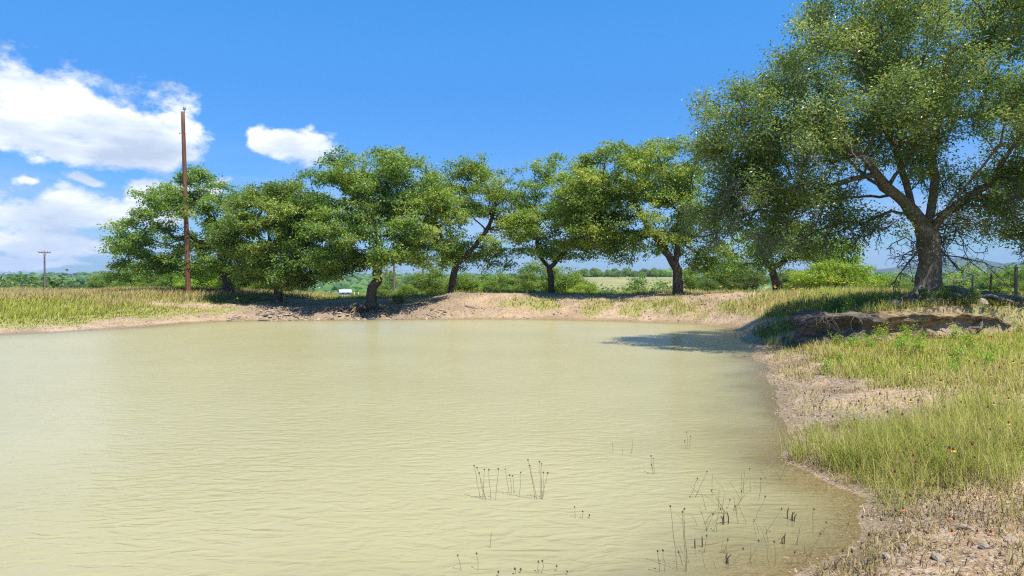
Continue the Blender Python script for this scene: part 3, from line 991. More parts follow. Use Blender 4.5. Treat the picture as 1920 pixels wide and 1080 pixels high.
    for q, r in runs:
        root_run([(x, y, zg(x, y) + .13 + r * .7 + (.25 if i == 0 else .06 * rng.random())) for i, (x, y) in enumerate(q)], r)
    return root


big_oak()

# second oak whose limbs enter the frame at the right edge
b2 = ((2250 - 960) / F * 25, 25.0, 1.0)
oak('oak_tree', 'live oak behind the huge one, only its limbs reaching in at the right edge', b2, 12,
    [[(0, 0, 0), (-.2, 0, 1.4), (-.3, 0, 2.6), (-.4, 0, 4.5)], [(-.3, 0, 2.4), (-2.0, 0, 3.8), (-4.2, 0, 5.2)]], .38,
    lobes_px(2250, 25, 1.0, [(2050, 200, 110, 110, 0, 3), (2150, 100, 130, 100, 0, 3), (2280, 150, 150, 130, 0, 3), (1975, 150, 60, 60, 0, 1.6), (1960, 330, 60, 45, 0, 1.5), (2330, 260, 130, 90, 0, 3)]),
    n_clump=90, n_sub=7, per=60, clump_r=.7, leafm=M_OAK, leaf=.11)


# ------------------------------------------------------------------ shrubs and trees beyond the dam
def bush_mesh(name, seed, lobes, n_clump, per, leafm, leaf=.12, clump_r=.35, spread=.17, twig=True, low=-.5):
    rng = np.random.default_rng(seed)
    stems = [[(0, 0, 0), (0, 0, .35)]] + [[(0, 0, .15), (math.cos(a) * .4, math.sin(a) * .4, .8)] for a in np.arange(4) * 1.57 + .4]
    P, par, S, O, cid = grow(rng, stems, lobes, n_clump, 5, clump_r, start=0., low=low, step=.3)
    T = skeleton_tubes(P, par, .07, rng=rng, tip=.007, sides=(6, 5, 4, 3))
    C, OO, v = leaf_points(rng, S, O, cid, per, spread)
    return T.mesh(name + '_stem', M_BARK), leaves_mesh(name + '_leaf', C, OO, leaf, leafm, rng, val=v)


def bush_proto(name, label, cat, meshes, loc, rz, sc, group=None):
    r = empty(name, loc, rz, sc); tag(r, label, cat, group)
    obj('stem', meshes[0], r); obj('foliage', meshes[1], r)
    return r


B_ROUND = bush_mesh('round_bush', 21, [(0, 0, 1.3, 1.5, 1.4, 1.1), (.8, .2, 1.0, 1.0, 1, .8), (-.8, -.2, .9, 1.0, 1, .8), (.1, 0, 1.9, .8, .8, .7)], 60, 26, M_BUSH)
B_TALL = bush_mesh('tall_bush', 22, [(0, 0, 2.2, 1.2, 1.2, 1.6), (.5, .2, 3.4, .8, .8, .9), (-.6, 0, 1.4, 1.1, 1, .9), (.7, -.2, 1.3, 1, 1, .9)], 70, 26, M_BUSH)
B_DARK = bush_mesh('dark_bush', 23, [(0, 0, 1.1, 1.5, 1.3, 1.0), (.9, 0, .8, .9, .9, .7), (-1.0, .1, .9, .9, .9, .8)], 56, 28, M_DARK)
B_BRIGHT = bush_mesh('bright_bush', 24, [(0, 0, 1.0, 2.2, 1.5, .85), (-1.2, 0, .7, 1.3, 1.1, .6), (1.3, 0, .75, 1.4, 1.1, .65), (.3, 0, 1.5, 1.2, .9, .5)], 95, 30, M_BRIGHT, leaf=.1, clump_r=.3, spread=.15)
B_OAKY = bush_mesh('oak_bush', 25, [(0, 0, 2.0, 1.6, 1.5, 1.2), (.9, 0, 1.6, 1.2, 1.2, .9), (-1.0, .2, 1.7, 1.2, 1.2, 1.0), (0, 0, 2.9, 1.0, 1, .6)], 70, 28, M_OAK)
ORD = 'first second third fourth fifth sixth seventh eighth ninth tenth eleventh twelfth thirteenth fourteenth fifteenth sixteenth seventeenth eighteenth nineteenth twentieth'.split()


def rank(rows):
    us = sorted(r[1] for r in rows)
    return lambda u: ORD[us.index(u)]


def bush(kind, u, v_top, d, label, group=None, wide=1.0, cat='bush', name='bush', rz=None):
    """a shrub at column u, its top at row v_top, standing on the ground at distance d"""
    ms, h = {'round': (B_ROUND, 2.6), 'tall': (B_TALL, 4.2), 'dark': (B_DARK, 2.1), 'bright': (B_BRIGHT, 2.0), 'oaky': (B_OAKY, 3.4)}[kind]
    x = (u - 960) / F * d
    z = gz(x, d)
    s = max(.25, (EYE - (v_top - HOR) / F * d - z) / h)
    rz = rz if rz is not None else RNG.uniform(0, 6.28)
    return bush_proto(name, label, cat, ms, (x, d, z - .05), rz, (s * wide, s * wide, s), group)


def shrubs():
    bush('bright', 1560, 487, 33.5, 'bright yellow-green bush right of the drooping tree', wide=1.25, rz=.2)
    bush('dark', 746, 556, 37.6, 'small dark green bush on the bank right of the round oak trunk', wide=.8)
    G = 'shrubs behind the pole-side oaks'
    rows = [('oaky', 195, 508, 60), ('oaky', 240, 485, 58), ('round', 285, 480, 56), ('tall', 330, 470, 52), ('round', 375, 490, 50), ('round', 225, 522, 52), ('round', 270, 525, 50),
                                       ('bright', 400, 490, 50), ('round', 455, 480, 48), ('tall', 480, 470, 50), ('round', 500, 505, 47), ('round', 545, 508, 46), ('bright', 350, 520, 48), ('round', 435, 520, 46.5)]
    od = rank(rows)
    for k, u, v, d in rows:
        bush(k, u, v, d, 'green shrub in the thicket below and behind the two leftmost oaks, ' + od(u) + ' from the left', G)
    G = 'shrubs beyond the dam between the round oak and the mound'
    rows = [('tall', 728, 512, 58), ('tall', 770, 518, 60), ('oaky', 715, 530, 52), ('round', 800, 520, 56), ('tall', 822, 505, 55), ('round', 750, 540, 50), ('oaky', 790, 545, 50), ('oaky', 808, 500, 52), ('round', 762, 528, 47)]
    od = rank(rows)
    for k, u, v, d in rows:
        bush(k, u, v, d, 'shrub beyond the bank near the two thin poles, ' + od(u) + ' from the left', G)
    G = 'shrubs behind the mound'
    rows = [('round', 880, 515, 52), ('round', 910, 508, 54), ('round', 935, 505, 55), ('oaky', 955, 512, 54), ('bright', 900, 530, 50), ('round', 970, 530, 50), ('round', 862, 505, 47), ('oaky', 988, 508, 48), ('round', 925, 520, 46)]
    od = rank(rows)
    for k, u, v, d in rows:
        bush(k, u, v, d, 'green shrub behind the pale mound between the forked oaks, ' + od(u) + ' from the left', G)
    bush('oaky', 1012, 488, 54, 'large leafy bush directly behind the slim Y-forked oak', wide=1.2)
    bush('round', 1065, 500, 54, 'leafy green bush just right of the slim Y-forked oak')
    bush('bright', 1090, 530, 50, 'low yellow-green bush at the left edge of the distant meadow')
    bush('dark', 1122, 538, 120, 'left of two dark round bushes at the foot of the meadow', wide=.9)
    bush('dark', 1153, 540, 110, 'right one of the dark round bushes at the foot of the meadow')
    bush('tall', 1182, 523, 85, 'upright grey-green sapling in front of the distant meadow')
    bush('oaky', 1210, 530, 85, 'rounded sapling right of the upright one before the meadow')
    bush('round', 1235, 532, 80, 'grey-green shrub left of the tall oak trunk before the meadow')
    bush('round', 1250, 540, 70, 'low shrub close left of the tall oak trunk')
    G = 'shrubs between the tall oak and the drooping tree'
    rows = [('oaky', 1310, 492, 52), ('tall', 1345, 480, 48), ('oaky', 1375, 478, 46), ('dark', 1330, 520, 44), ('dark', 1395, 510, 43), ('oaky', 1415, 500, 44), ('dark', 1480, 512, 42), ('dark', 1500, 500, 44)]
    od = rank(rows)
    for k, u, v, d in rows:
        bush(k, u, v, d, 'dull green shrub between the tall oak and the drooping tree, ' + od(u) + ' from the left', G)
    G = 'scrub beyond the wire fence'
    rows = [('round', 1650, 520, 44), ('oaky', 1680, 512, 55), ('round', 1700, 525, 46), ('oaky', 1770, 515, 58), ('round', 1790, 525, 48), ('oaky', 1815, 510, 60), ('round', 1840, 520, 52),
                       ('oaky', 1870, 505, 50), ('round', 1800, 540, 42), ('bright', 1850, 545, 40), ('oaky', 1905, 500, 46), ('bright', 1895, 540, 34), ('round', 1770, 545, 40), ('round', 1930, 525, 36), ('oaky', 1950, 505, 52), ('round', 1630, 530, 48), ('bright', 1835, 556, 34)]
    od = rank(rows)
    for k, u, v, d in rows:
        bush(k, u, v, d, 'green shrub in the scrub beyond the wire fence, ' + od(u) + ' from the left', G)
    bush('oaky', 1880, 497, 75, 'darker rounded tree top above the right end of the fence', wide=1.2, cat='tree', name='scrub_tree')
    bush('dark', 70, 512, 130, 'dark low tree behind the small utility pole on the left', wide=1.3, cat='tree', name='scrub_tree')
    bush('dark', 105, 520, 125, 'dark shrub right of the small utility pole')
    bush('dark', 35, 532, 110, 'dark shrub left of the small utility pole')
    bush('dark', 150, 535, 105, 'dark shrub between the small pole and the left thicket', wide=1.5)


shrubs()


# valley woodland: nearer trees one by one, the rest as one mass
def low_tree_mesh(seed, n=620, leaf=.55, m=None):
    rng = np.random.default_rng(seed)
    d = rng.normal(size=(n, 3)); d /= np.linalg.norm(d, axis=1, keepdims=True)
    lob = np.array([(0, 0, 3.6, 2.6, 2.6, 1.8), (1.5, .4, 3.0, 1.8, 1.8, 1.3), (-1.5, -.5, 3.1, 1.9, 1.8, 1.4), (.2, 0, 4.8, 1.6, 1.6, 1.1)])
    k = rng.integers(0, 4, n)
    C = lob[k, :3] + d * lob[k, 3:] * rng.uniform(.75, 1.05, (n, 1))
    return leaves_mesh('valley_crown', C, d, leaf, m or M_OAK, rng, aspect=.8)


def valley():
    protos = []
    for s in (1, 2, 3):
        t = Tubes(); t.add([(0, 0, -1), (.1, 0, 1.2), (0, 0, 3.4)], [.28, .2, .1], 5)
        protos.append((t.mesh('valley_trunk', M_BARK), low_tree_mesh(s + 40, m=(M_OAK, M_BUSH, M_DARK)[s - 1])))
    rng = np.random.default_rng(77)
    def plant(x, y, s, label, group):
        ms = protos[rng.integers(0, 3)]
        r = empty('valley_tree', (x, y, gz(x, y) - .1), rng.uniform(0, 6.28), s)
        tag(r, label, 'tree', group)
        obj('trunk', ms[0], r); obj('crown', ms[1], r)
    for u0, u1, d0, d1, k, lab, g in ((590, 870, 95, 420, 46, 'tree of the valley wood seen below the round oak, near the white house', 'valley trees round the white house'),
                                      (0, 200, 180, 420, 22, 'tree of the far wood on the left skyline behind the small pole', 'trees on the left skyline'),
                                      (1640, 1930, 85, 420, 60, 'tree of the wooded slope beyond the fence', 'trees of the slope beyond the fence'),
                                      (880, 1085, 110, 420, 26, 'tree of the valley seen between the mid-dam oaks', 'valley trees behind the mound')):
        for i in range(k):
            d = d0 * (d1 / d0) ** rng.random(); u = rng.uniform(u0, u1)
            if 610 < u < 690 and d < 440 and d > 250: d *= .55
            plant((u - 960) / F * d, d, rng.uniform(.75, 1.25), lab, g)
    for i in range(34):      # tree line along the top of the meadow
        u = rng.uniform(1100, 1275) if i > 8 else rng.uniform(1090, 1130); d = rng.uniform(575, 660)
        plant((u - 960) / F * d, d, rng.uniform(.9, 1.5), 'oak of the tree line along the top of the meadow', 'tree line above the meadow')
    for u, d in ((1160, 470), (1205, 420), (1188, 500)):
        plant((u - 960) / F * d, d, .9, {1160: 'leftmost', 1188: 'middle', 1205: 'rightmost'}[u] + ' lone tree standing out on the distant meadow', 'lone meadow trees')
    # far wood
    n = 5200
    r = 420 * (2600 / 420) ** rng.random(n); a = rng.uniform(-.78, .78, n)
    x = r * np.sin(a); y = r * np.cos(a); q = x / y
    ok = ~((q > .09) & (q < .29) & (r < 640)) & ~((np.hypot(x + 105, y - 420) < 22))
    x = x[ok]; y = y[ok]; n = len(x)
    z = ground_z(x, y)
    ico = np.array([(0, 0, 1), (.89, 0, .45), (.28, .85, .45), (-.72, .53, .45), (-.72, -.53, .45), (.28, -.85, .45), (.72, .53, -.45), (-.28, .85, -.45), (-.89, 0, -.45), (-.28, -.85, -.45), (.72, -.53, -.45)])
    fi = [(0, 1, 2), (0, 2, 3), (0, 3, 4), (0, 4, 5), (0, 5, 1), (1, 6, 2), (2, 6, 7), (2, 7, 3), (3, 7, 8), (3, 8, 4), (4, 8, 9), (4, 9, 5), (5, 9, 10), (5, 10, 1), (1, 10, 6)]
    s = rng.uniform(2.2, 4.6, n)[:, None, None] * np.sqrt(np.hypot(x, y) / 420)[:, None, None] ** .45
    V = ico[None] * (1 + rng.normal(size=(n, 11, 3)) * .16) * s * np.array([1.2, 1.2, .85])
    V += np.stack([x, y, z + s[:, 0, 0] * .7], 1)[:, None]
    fa = (np.array(fi)[None] + (np.arange(n) * 11)[:, None, None]).reshape(-1, 3)
    me = make_mesh('distant_woodland', V.reshape(-1, 3), [fa], M_OAK, {'v': np.repeat(rng.random(n) * .8, 11)}, smooth=False)
    tag(obj('distant_woodland', me), 'far-off green woodland covering the hills', 'woodland', kind='stuff')


valley()


# ------------------------------------------------------------------ grass
def grass_mat(name, trans=.42):
    m, n, out = mat(name)
    c = n.new('ShaderNodeAttribute', attribute_name='col').outputs['Color']
    b = n.new('ShaderNodeBsdfPrincipled', ins={'Base Color': c, 'Roughness': .6, 'Specular IOR Level': .3})
    t = n.new('ShaderNodeBsdfTranslucent', ins={'Color': c})
    mx = n.new('ShaderNodeMixShader', ins={0: trans})
    n.link(b.outputs[0], mx.inputs[1]); n.link(t.outputs[0], mx.inputs[2]); n.link(mx.outputs[0], out.inputs[0])
    return m


M_GRASS = grass_mat('grass_blades')
GREEN = np.array([(0.14, 0.19, 0.03), (0.23, 0.30, 0.038), (0.32, 0.375, 0.05), (0.40, 0.41, 0.08)])
STRAW = np.array([(0.42, 0.31, 0.13), (0.54, 0.41, 0.19), (0.64, 0.51, 0.28), (0.44, 0.37, 0.12)])


def blades(name, x, y, h, w, base_col, tip_col, lean=.45, wind=(-.12, 0.03), rng=RNG, label=None, curve=.5):
    n = len(x)
    z = ground_z(x, y) - .01
    a = rng.uniform(0, math.tau, n)
    side = np.stack([np.cos(a), np.sin(a), np.zeros(n)], 1)
    b = rng.uniform(0, math.tau, n)
    ln = np.abs(rng.normal(size=n)) * lean
    D = np.stack([np.cos(b) * ln + wind[0], np.sin(b) * ln + wind[1], np.ones(n)], 1)
    D /= np.linalg.norm(D, axis=1, keepdims=True)
    B = np.stack([x, y, z], 1)
    h = h[:, None]; w = np.broadcast_to(np.asarray(w), (n,))[:, None]
    bend = np.stack([D[:, 0], D[:, 1], -np.abs(D[:, 0]) * .25], 1) * h * curve
    mid = B + D * h * .55
    tip = B + D * h + bend
    V = np.empty((n, 5, 3))
    V[:, 0] = B - side * w * .5; V[:, 1] = B + side * w * .5
    V[:, 2] = mid + side * w * .38; V[:, 3] = mid - side * w * .38
    V[:, 4] = tip
    i = np.arange(n)[:, None] * 5
    q = i + np.array([0, 1, 2, 3]); t = i + np.array([3, 2, 4])
    c = np.ones((n, 5, 4))
    c[:, 0:2, :3] = base_col[:, None] * .9; c[:, 2:4, :3] = (base_col * .55 + tip_col * .45)[:, None]; c[:, 4, :3] = tip_col
    me = make_mesh(name, V.reshape(-1, 3), [q, t], M_GRASS, {'col': c.reshape(-1, 4)}, smooth=False)
    fn = np.cross(side, D); fn *= np.sign((fn * np.array(SUN)).sum(1, keepdims=True))
    fn = fn * .45 + np.array([0, 0, .9]); fn /= np.linalg.norm(fn, axis=1, keepdims=True)
    me.normals_split_custom_set_from_vertices(np.repeat(fn, 5, 0).tolist())
    o = obj(name, me)
    tag(o, label, 'grass', kind='stuff')
    return o


def pickcol(P, n, rng, jit=.18):
    return P[rng.integers(0, len(P), n)] * (1 + rng.normal(size=(n, 1)) * jit).clip(.5, 1.6)


def scatter(n, x0, x1, y0, y1, rng, power=1.0):
    x = rng.uniform(x0, x1, n); y = rng.uniform(y0, y1, n)
    sd = shore_sd(x, y)
    c = grass_cover(x, y, sd, None)
    ok = rng.random(n) < c ** power
    ok &= np.abs(x) < y * .79 + 1.5
    return x[ok], y[ok], sd[ok], c[ok]


def grasses():
    rng = np.random.default_rng(5)
    # left meadow
    x, y, sd, c = scatter(150000, -42, -12.5, 26, 52, rng)
    n = len(x)
    pat = fbm(x / 3.0, y / 3.0, 3, 15)
    strawy = sstep(34.5, 39, y + (pat - .5) * 9 - (x + 22) * -.08)
    isg = rng.random(n) > strawy * .85 + .08
    bc = np.where(isg[:, None], pickcol(GREEN[1:], n, rng), pickcol(STRAW, n, rng) * np.array([.75, .85, .7]))
    tc = np.where(isg[:, None], bc * 1.15 + np.array([.05, .035, .01]), pickcol(STRAW, n, rng))
    h = rng.uniform(.12, .40, n) * (.35 + .8 * pat) * (.5 + .6 * c) * sstep(.4, 6.5, sd) + .04
    h *= 1 + .35 * strawy
    blades('meadow_grass', x, y, h, rng.uniform(.014, .032, n), bc, tc, .3, (.16, 0), rng, 'tall straw-tipped meadow grass covering the left bank')
    # dam and behind it
    x, y, sd, c = scatter(70000, -13, 15, 30, 47, rng)
    n = len(x)
    isg = rng.random(n) > .25
    bc = np.where(isg[:, None], pickcol(GREEN[1:], n, rng), pickcol(STRAW, n, rng))
    h = rng.uniform(.10, .34, n) * (.5 + .5 * c)
    blades('dam_grass', x, y, h, rng.uniform(.014, .03, n), bc, bc * 1.2 + .02, .45, (.08, 0), rng, 'green grass tufts on the water side of the dam')
    # right meadow behind ledge
    x, y, sd, c = scatter(95000, 7.5, 30, 19.6, 45, rng)
    n = len(x)
    pat = fbm(x / 2.0, y / 2.0, 3, 19)
    strawy = sstep(.4, .58, pat) * sstep(24, 28, y)
    isg = rng.random(n) > strawy * .8 + .12
    bc = np.where(isg[:, None], pickcol(GREEN[1:], n, rng), pickcol(STRAW, n, rng))
    tc = np.where(isg[:, None], bc * 1.2, pickcol(STRAW, n, rng) * 1.1)
    h = rng.uniform(.15, .42, n) * (.5 + .6 * c)
    blades('meadow_grass', x, y, h, rng.uniform(.011, .024, n), bc, tc, .35, (.1, 0), rng, 'sunlit straw and green grass behind the eroded ledge')
    # right foreground, from the ledge to the frame's edge
    x, y, sd, c = scatter(210000, 2.0, 17, 4.0, 19.6, rng, 1.15)
    n = len(x)
    pat = fbm(x / 1.1, y / 1.1, 3, 23)
    strawy = sstep(.45, .62, pat)
    isg = rng.random(n) > strawy * .35 + .12
    bc = np.where(isg[:, None], pickcol(GREEN[1:], n, rng), pickcol(STRAW, n, rng))
    tc = np.where(isg[:, None], bc * 1.15 + np.array([.03, .025, 0]), pickcol(STRAW, n, rng) * 1.1)
    h = rng.uniform(.06, .30, n) * (.45 + .6 * c) * (.3 + 1.3 * pat)
    wd = np.interp(y, [4, 8, 19], [.0045, .0065, .014]) * rng.uniform(.7, 1.3, n)
    blades('bank_grass', x, y, h, wd, bc, tc, .42, (-.06, 0), rng, 'yellow-green grass covering the right foreground bank')
    # dense tussock at the water's edge
    m = 230; px_ = []; 
    cx = rng.normal(4.2, .55, m); cy = rng.normal(7.55, .55, m)
    cx = np.concatenate([cx, rng.uniform(4.6, 6.6, 150), [3.5, 3.55, 3.45]]); cy = np.concatenate([cy, rng.uniform(5.9, 9.5, 150), [8.6, 8.55, 8.65]])
    sdc = shore_sd(cx, cy); ok = sdc > .12; cx = cx[ok]; cy = cy[ok]
    k = rng.integers(26, 54, len(cx)); i = np.repeat(np.arange(len(cx)), k)
    x = cx[i] + rng.normal(size=len(i)) * .055; y = cy[i] + rng.normal(size=len(i)) * .055
    n = len(i)
    tone = rng.random(len(cx))[i]
    isg = rng.random(n) > .22
    bc = np.where(isg[:, None], pickcol(GREEN[1:], n, rng), pickcol(STRAW, n, rng))
    tc = np.where(isg[:, None], bc * 1.2 + .02, bc)
    h = (rng.uniform(.16, .44, n)) * (.75 + .55 * tone)
    blades('tussock_grass', x, y, h, rng.uniform(.0025, .005, n), bc, tc, .55, (-.12, -.05), rng, 'dense tall tussock grass at the right water edge', curve=.75)
    # flattened dead grass on the gravel
    x = np.concatenate([rng.uniform(2.2, 6.5, 42000), rng.uniform(4, 9, 20000)]); y = np.concatenate([rng.uniform(4.0, 9.5, 42000), rng.uniform(9, 20, 20000)])
    sd = shore_sd(x, y); ok = sd > .05; x = x[ok]; y = y[ok]; n = len(x)
    pat = fbm(x / .5, y / .5, 3, 91); ok = rng.random(n) < sstep(.35, .65, pat); x = x[ok]; y = y[ok]; n = len(x)
    bc = pickcol(STRAW, n, rng) * rng.uniform(.5, 1.1, (n, 1))
    blades('dead_grass', x, y, rng.uniform(.05, .16, n), rng.uniform(.004, .009, n), bc, bc, 1.6, (0, 0), rng, 'flattened dead straw lying on the right gravel bank', curve=.2)


grasses()


# ------------------------------------------------------------------ stones and gravel
def gravel_material():
    m, n, out = mat('gravel')
    v = n.new('ShaderNodeAttribute', attribute_name='v').outputs['Fac']
    c = n.ramp(v, [(0, (.13, .09, .06)), (.4, (.27, .19, .125)), (.8, (.36, .27, .19)), (1, (.42, .35, .27))])
    tc = n.new('ShaderNodeTexCoord')
    bsdf(n, out, c, .9, n.noise(tc.outputs['Object'], 40, 4, .6), .5, .01)
    return m


def gravel():
    rng = np.random.default_rng(9)
    X = []; Y = []; S = []
    def add(n, x0, x1, y0, y1, s0, s1, maxsd):
        x = rng.uniform(x0, x1, n); y = rng.uniform(y0, y1, n); sd = shore_sd(x, y)
        c = grass_cover(x, y, sd, None)
        ok = (sd > -.25) & (sd < maxsd) & (rng.random(n) > c) & (np.abs(x) < y * .79 + 1)
        ok &= rng.random(n) < sstep(.3, .6, fbm(x / .7, y / .7, 3, 55)) + .1
        X.append(x[ok]); Y.append(y[ok]); S.append(rng.uniform(s0, s1, ok.sum()) * rng.random(ok.sum()) ** 1.5 + s0)
    add(22000, 2, 7.5, 4, 10, .004, .018, 9)
    add(17000, 3.5, 9.5, 9.5, 20, .007, .026, 4)
    add(8000, -14, 13, 30, 40.5, .015, .055, 6)
    add(2600, -14, -3.5, 32, 37.5, .04, .11, 2.6)
    add(3500, -26, -12, 25, 38, .015, .05, 3)
    x = np.concatenate(X); y = np.concatenate(Y); s = np.concatenate(S); n = len(x)
    ico = np.array([(0, 0, 1), (1, 0, 0), (.3, .95, .1), (-.8, .6, -.1), (-.8, -.6, .1), (.3, -.95, 0), (0, 0, -1.)])
    fi = np.array([(0, 1, 2), (0, 2, 3), (0, 3, 4), (0, 4, 5), (0, 5, 1)])
    th = rng.uniform(0, math.tau, n)
    sh = np.stack([rng.uniform(.7, 1.4, n), rng.uniform(.7, 1.2, n), rng.uniform(.35, .7, n)], 1)
    V = ico[None] * sh[:, None] * (1 + rng.normal(size=(n, 7, 3)) * .14) * s[:, None, None]
    c, q = np.cos(th)[:, None], np.sin(th)[:, None]
    V = np.stack([V[..., 0] * c - V[..., 1] * q, V[..., 0] * q + V[..., 1] * c, V[..., 2]], -1)
    V += np.stack([x, y, ground_z(x, y) + s * .15], 1)[:, None]
    fa = (fi[None] + (np.arange(n) * 7)[:, None, None]).reshape(-1, 3)
    me = make_mesh('gravel', V.reshape(-1, 3), [fa], gravel_material(), {'v': np.repeat(rng.random(n), 7)}, smooth=False)
    tag(obj('gravel', me), 'loose tan gravel and pebbles scattered over the bare banks', 'gravel', kind='stuff')


gravel()


def rock_mat():
    m, n, out = mat('limestone')
    tc = n.new('ShaderNodeTexCoord')
    a = n.noise(tc.outputs['Object'], 5, 6, .65)
    c = n.ramp(a, [(.3, (.22, .165, .115)), (.55, (.36, .29, .215)), (.75, (.48, .41, .32))])
    bsdf(n, out, c, .9, a, .9, .05)
    return m


M_ROCK = rock_mat()


def rock(u, d, size, label, seed, dz=0., flat=.6, group=None, x=None, y=None):
    rng = np.random.default_rng(seed)
    m = 14; k = 9
    th = np.linspace(0, math.tau, m, endpoint=False); ph = np.linspace(.12, math.pi - .12, k)
    T, Ph = np.meshgrid(th, ph)
    dirs = np.stack([np.cos(T) * np.sin(Ph), np.sin(T) * np.sin(Ph), np.cos(Ph)], -1).reshape(-1, 3)
    r = np.ones(len(dirs))
    for q in range(9):       # flat facets cut off the ball
        v = rng.normal(size=3); v /= np.linalg.norm(v)
        h = rng.uniform(.55, .85)
        dd = dirs @ v
        r = np.where(dd * r > h, h / np.maximum(dd, 1e-3), r)
    r *= 1 + rng.normal(size=len(r)) * .03
    V = dirs * r[:, None] * np.array(size if isinstance(size, tuple) else (size, size * .8, size * flat))
    i = (np.arange(k - 1)[:, None] * m + np.arange(m)[None]); j = (np.arange(k - 1)[:, None] * m + (np.arange(m)[None] + 1) % m)
    f = np.stack([i, i + m, j + m, j], -1).reshape(-1, 4)
    caps = [np.arange(m)[None], (np.arange(m)[::-1] + (k - 1) * m)[None]]
    if x is None:
        x = (u - 960) / F * d; y = d
    o = obj('rock', make_mesh('rock', V, [f] + caps, M_ROCK, smooth=False), None, (x, y, gz(x, y) + dz), rng.uniform(0, 6))
    return tag(o, label, 'rock', group)


# ------------------------------------------------------------------ eroded ledge under the huge oak
def bank_mat():
    m, n, out = mat('eroded_earth')
    tc = n.new('ShaderNodeTexCoord')
    P = tc.outputs['Object']
    st = n.vmath('MULTIPLY', P, (1.0, 1.0, 5.0))
    a = n.noise(st, 3.0, 7, .65)
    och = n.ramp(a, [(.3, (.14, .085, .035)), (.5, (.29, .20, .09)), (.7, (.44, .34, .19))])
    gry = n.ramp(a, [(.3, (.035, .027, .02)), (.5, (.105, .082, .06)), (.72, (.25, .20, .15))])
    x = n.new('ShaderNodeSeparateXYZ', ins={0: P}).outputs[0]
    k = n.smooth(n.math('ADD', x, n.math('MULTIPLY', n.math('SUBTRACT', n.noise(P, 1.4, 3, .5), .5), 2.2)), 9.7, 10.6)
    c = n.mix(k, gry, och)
    bsdf(n, out, c, .95, a, 1.0, .08)
    return m


def ledge():
    rng = np.random.default_rng(31)
    cx = np.array([9.1, 8.6, 8.25, 8.5, 9.3, 10.4, 11.4, 12.4, 13.3, 14.0])
    cy = np.array([21.4, 20.5, 19.6, 19.05, 18.92, 18.95, 18.9, 19.05, 19.1, 18.9])
    n = 150
    s = np.linspace(0, len(cx) - 1, n)
    x = np.interp(s, np.arange(len(cx)), cx); y = np.interp(s, np.arange(len(cx)), cy)
    ker = np.ones(11) / 11
    x = np.convolve(np.pad(x, 5, 'edge'), ker, 'valid'); y = np.convolve(np.pad(y, 5, 'edge'), ker, 'valid')
    tx = np.gradient(x); ty = np.gradient(y); l = np.hypot(tx, ty); nx, ny = ty / l, -tx / l    # outward, to the pond
    top = np.interp(x, [8.2, 8.4, 8.7, 10, 12, 13.2, 14.1], [.88, 1.0, 1.12, 1.16, 1.18, 1.12, .9]) + (fbm(x * 2, y * 2, 3, 3) - .5) * .12
    bot = np.minimum(ground_z(x + nx * .35, y + ny * .35), top - .15) - .12
    prof = np.array([(-.9, 1.03), (-.45, 1.05), (-.1, 1.03), (.1, .98), (.16, .92), (.15, .84), (.06, .76), (-.02, .64), (-.05, .5), (.0, .36), (.07, .22), (.16, .1), (.3, -.02), (.45, -.12)])
    k = len(prof)
    V = np.zeros((n, k, 3))
    for j, (o, f) in enumerate(prof):
        a = (fbm(x * 3.1 + j * .7, y * 3.1, 4, 13 + j) - .5) * .5 + (fbm(x * .9, y * .9 + j * .15, 2, 43) - .5) * .45
        if j < 3: a *= .25
        V[:, j, 0] = x + nx * (o + a); V[:, j, 1] = y + ny * (o + a)
        V[:, j, 2] = bot + (top - bot) * f + (fbm(x * 4, y * 4 + j, 2, 17 + j) - .5) * .16
    V[:, 0, 2] = ground_z(V[:, 0, 0], V[:, 0, 1]) - .05
    i = (np.arange(n - 1)[:, None] * k + np.arange(k - 1)[None])
    f = np.stack([i, i + k, i + k + 1, i + 1], -1).reshape(-1, 4)
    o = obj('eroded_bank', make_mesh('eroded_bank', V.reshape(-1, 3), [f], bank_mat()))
    tag(o, 'undercut eroded earth ledge below the huge oak on the right', 'bank')
    T = Tubes()
    for q in range(170):     # root hair hanging from the lip
        i = int(rng.choice(n, p=(w := np.where(x < 10.2, 1.0, .22)) / w.sum())); p = V[i, rng.integers(3, 6)].copy()
        pts = [p]; dr = np.array([nx[i] * .2 + rng.normal() * .8, ny[i] * .2 + rng.normal() * .3, -.8])
        L = rng.uniform(.12, .55)
        for s_ in range(5):
            dr = dr + rng.normal(size=3) * .5; pts.append(pts[-1] + dr / np.linalg.norm(dr) * L / 5)
        T.add(pts, np.linspace(rng.uniform(.005, .015), .003, 6), 3)
    tag(obj('hanging_roots', T.mesh('hanging_roots', M_TWIG), o), kind='stuff')
    return o


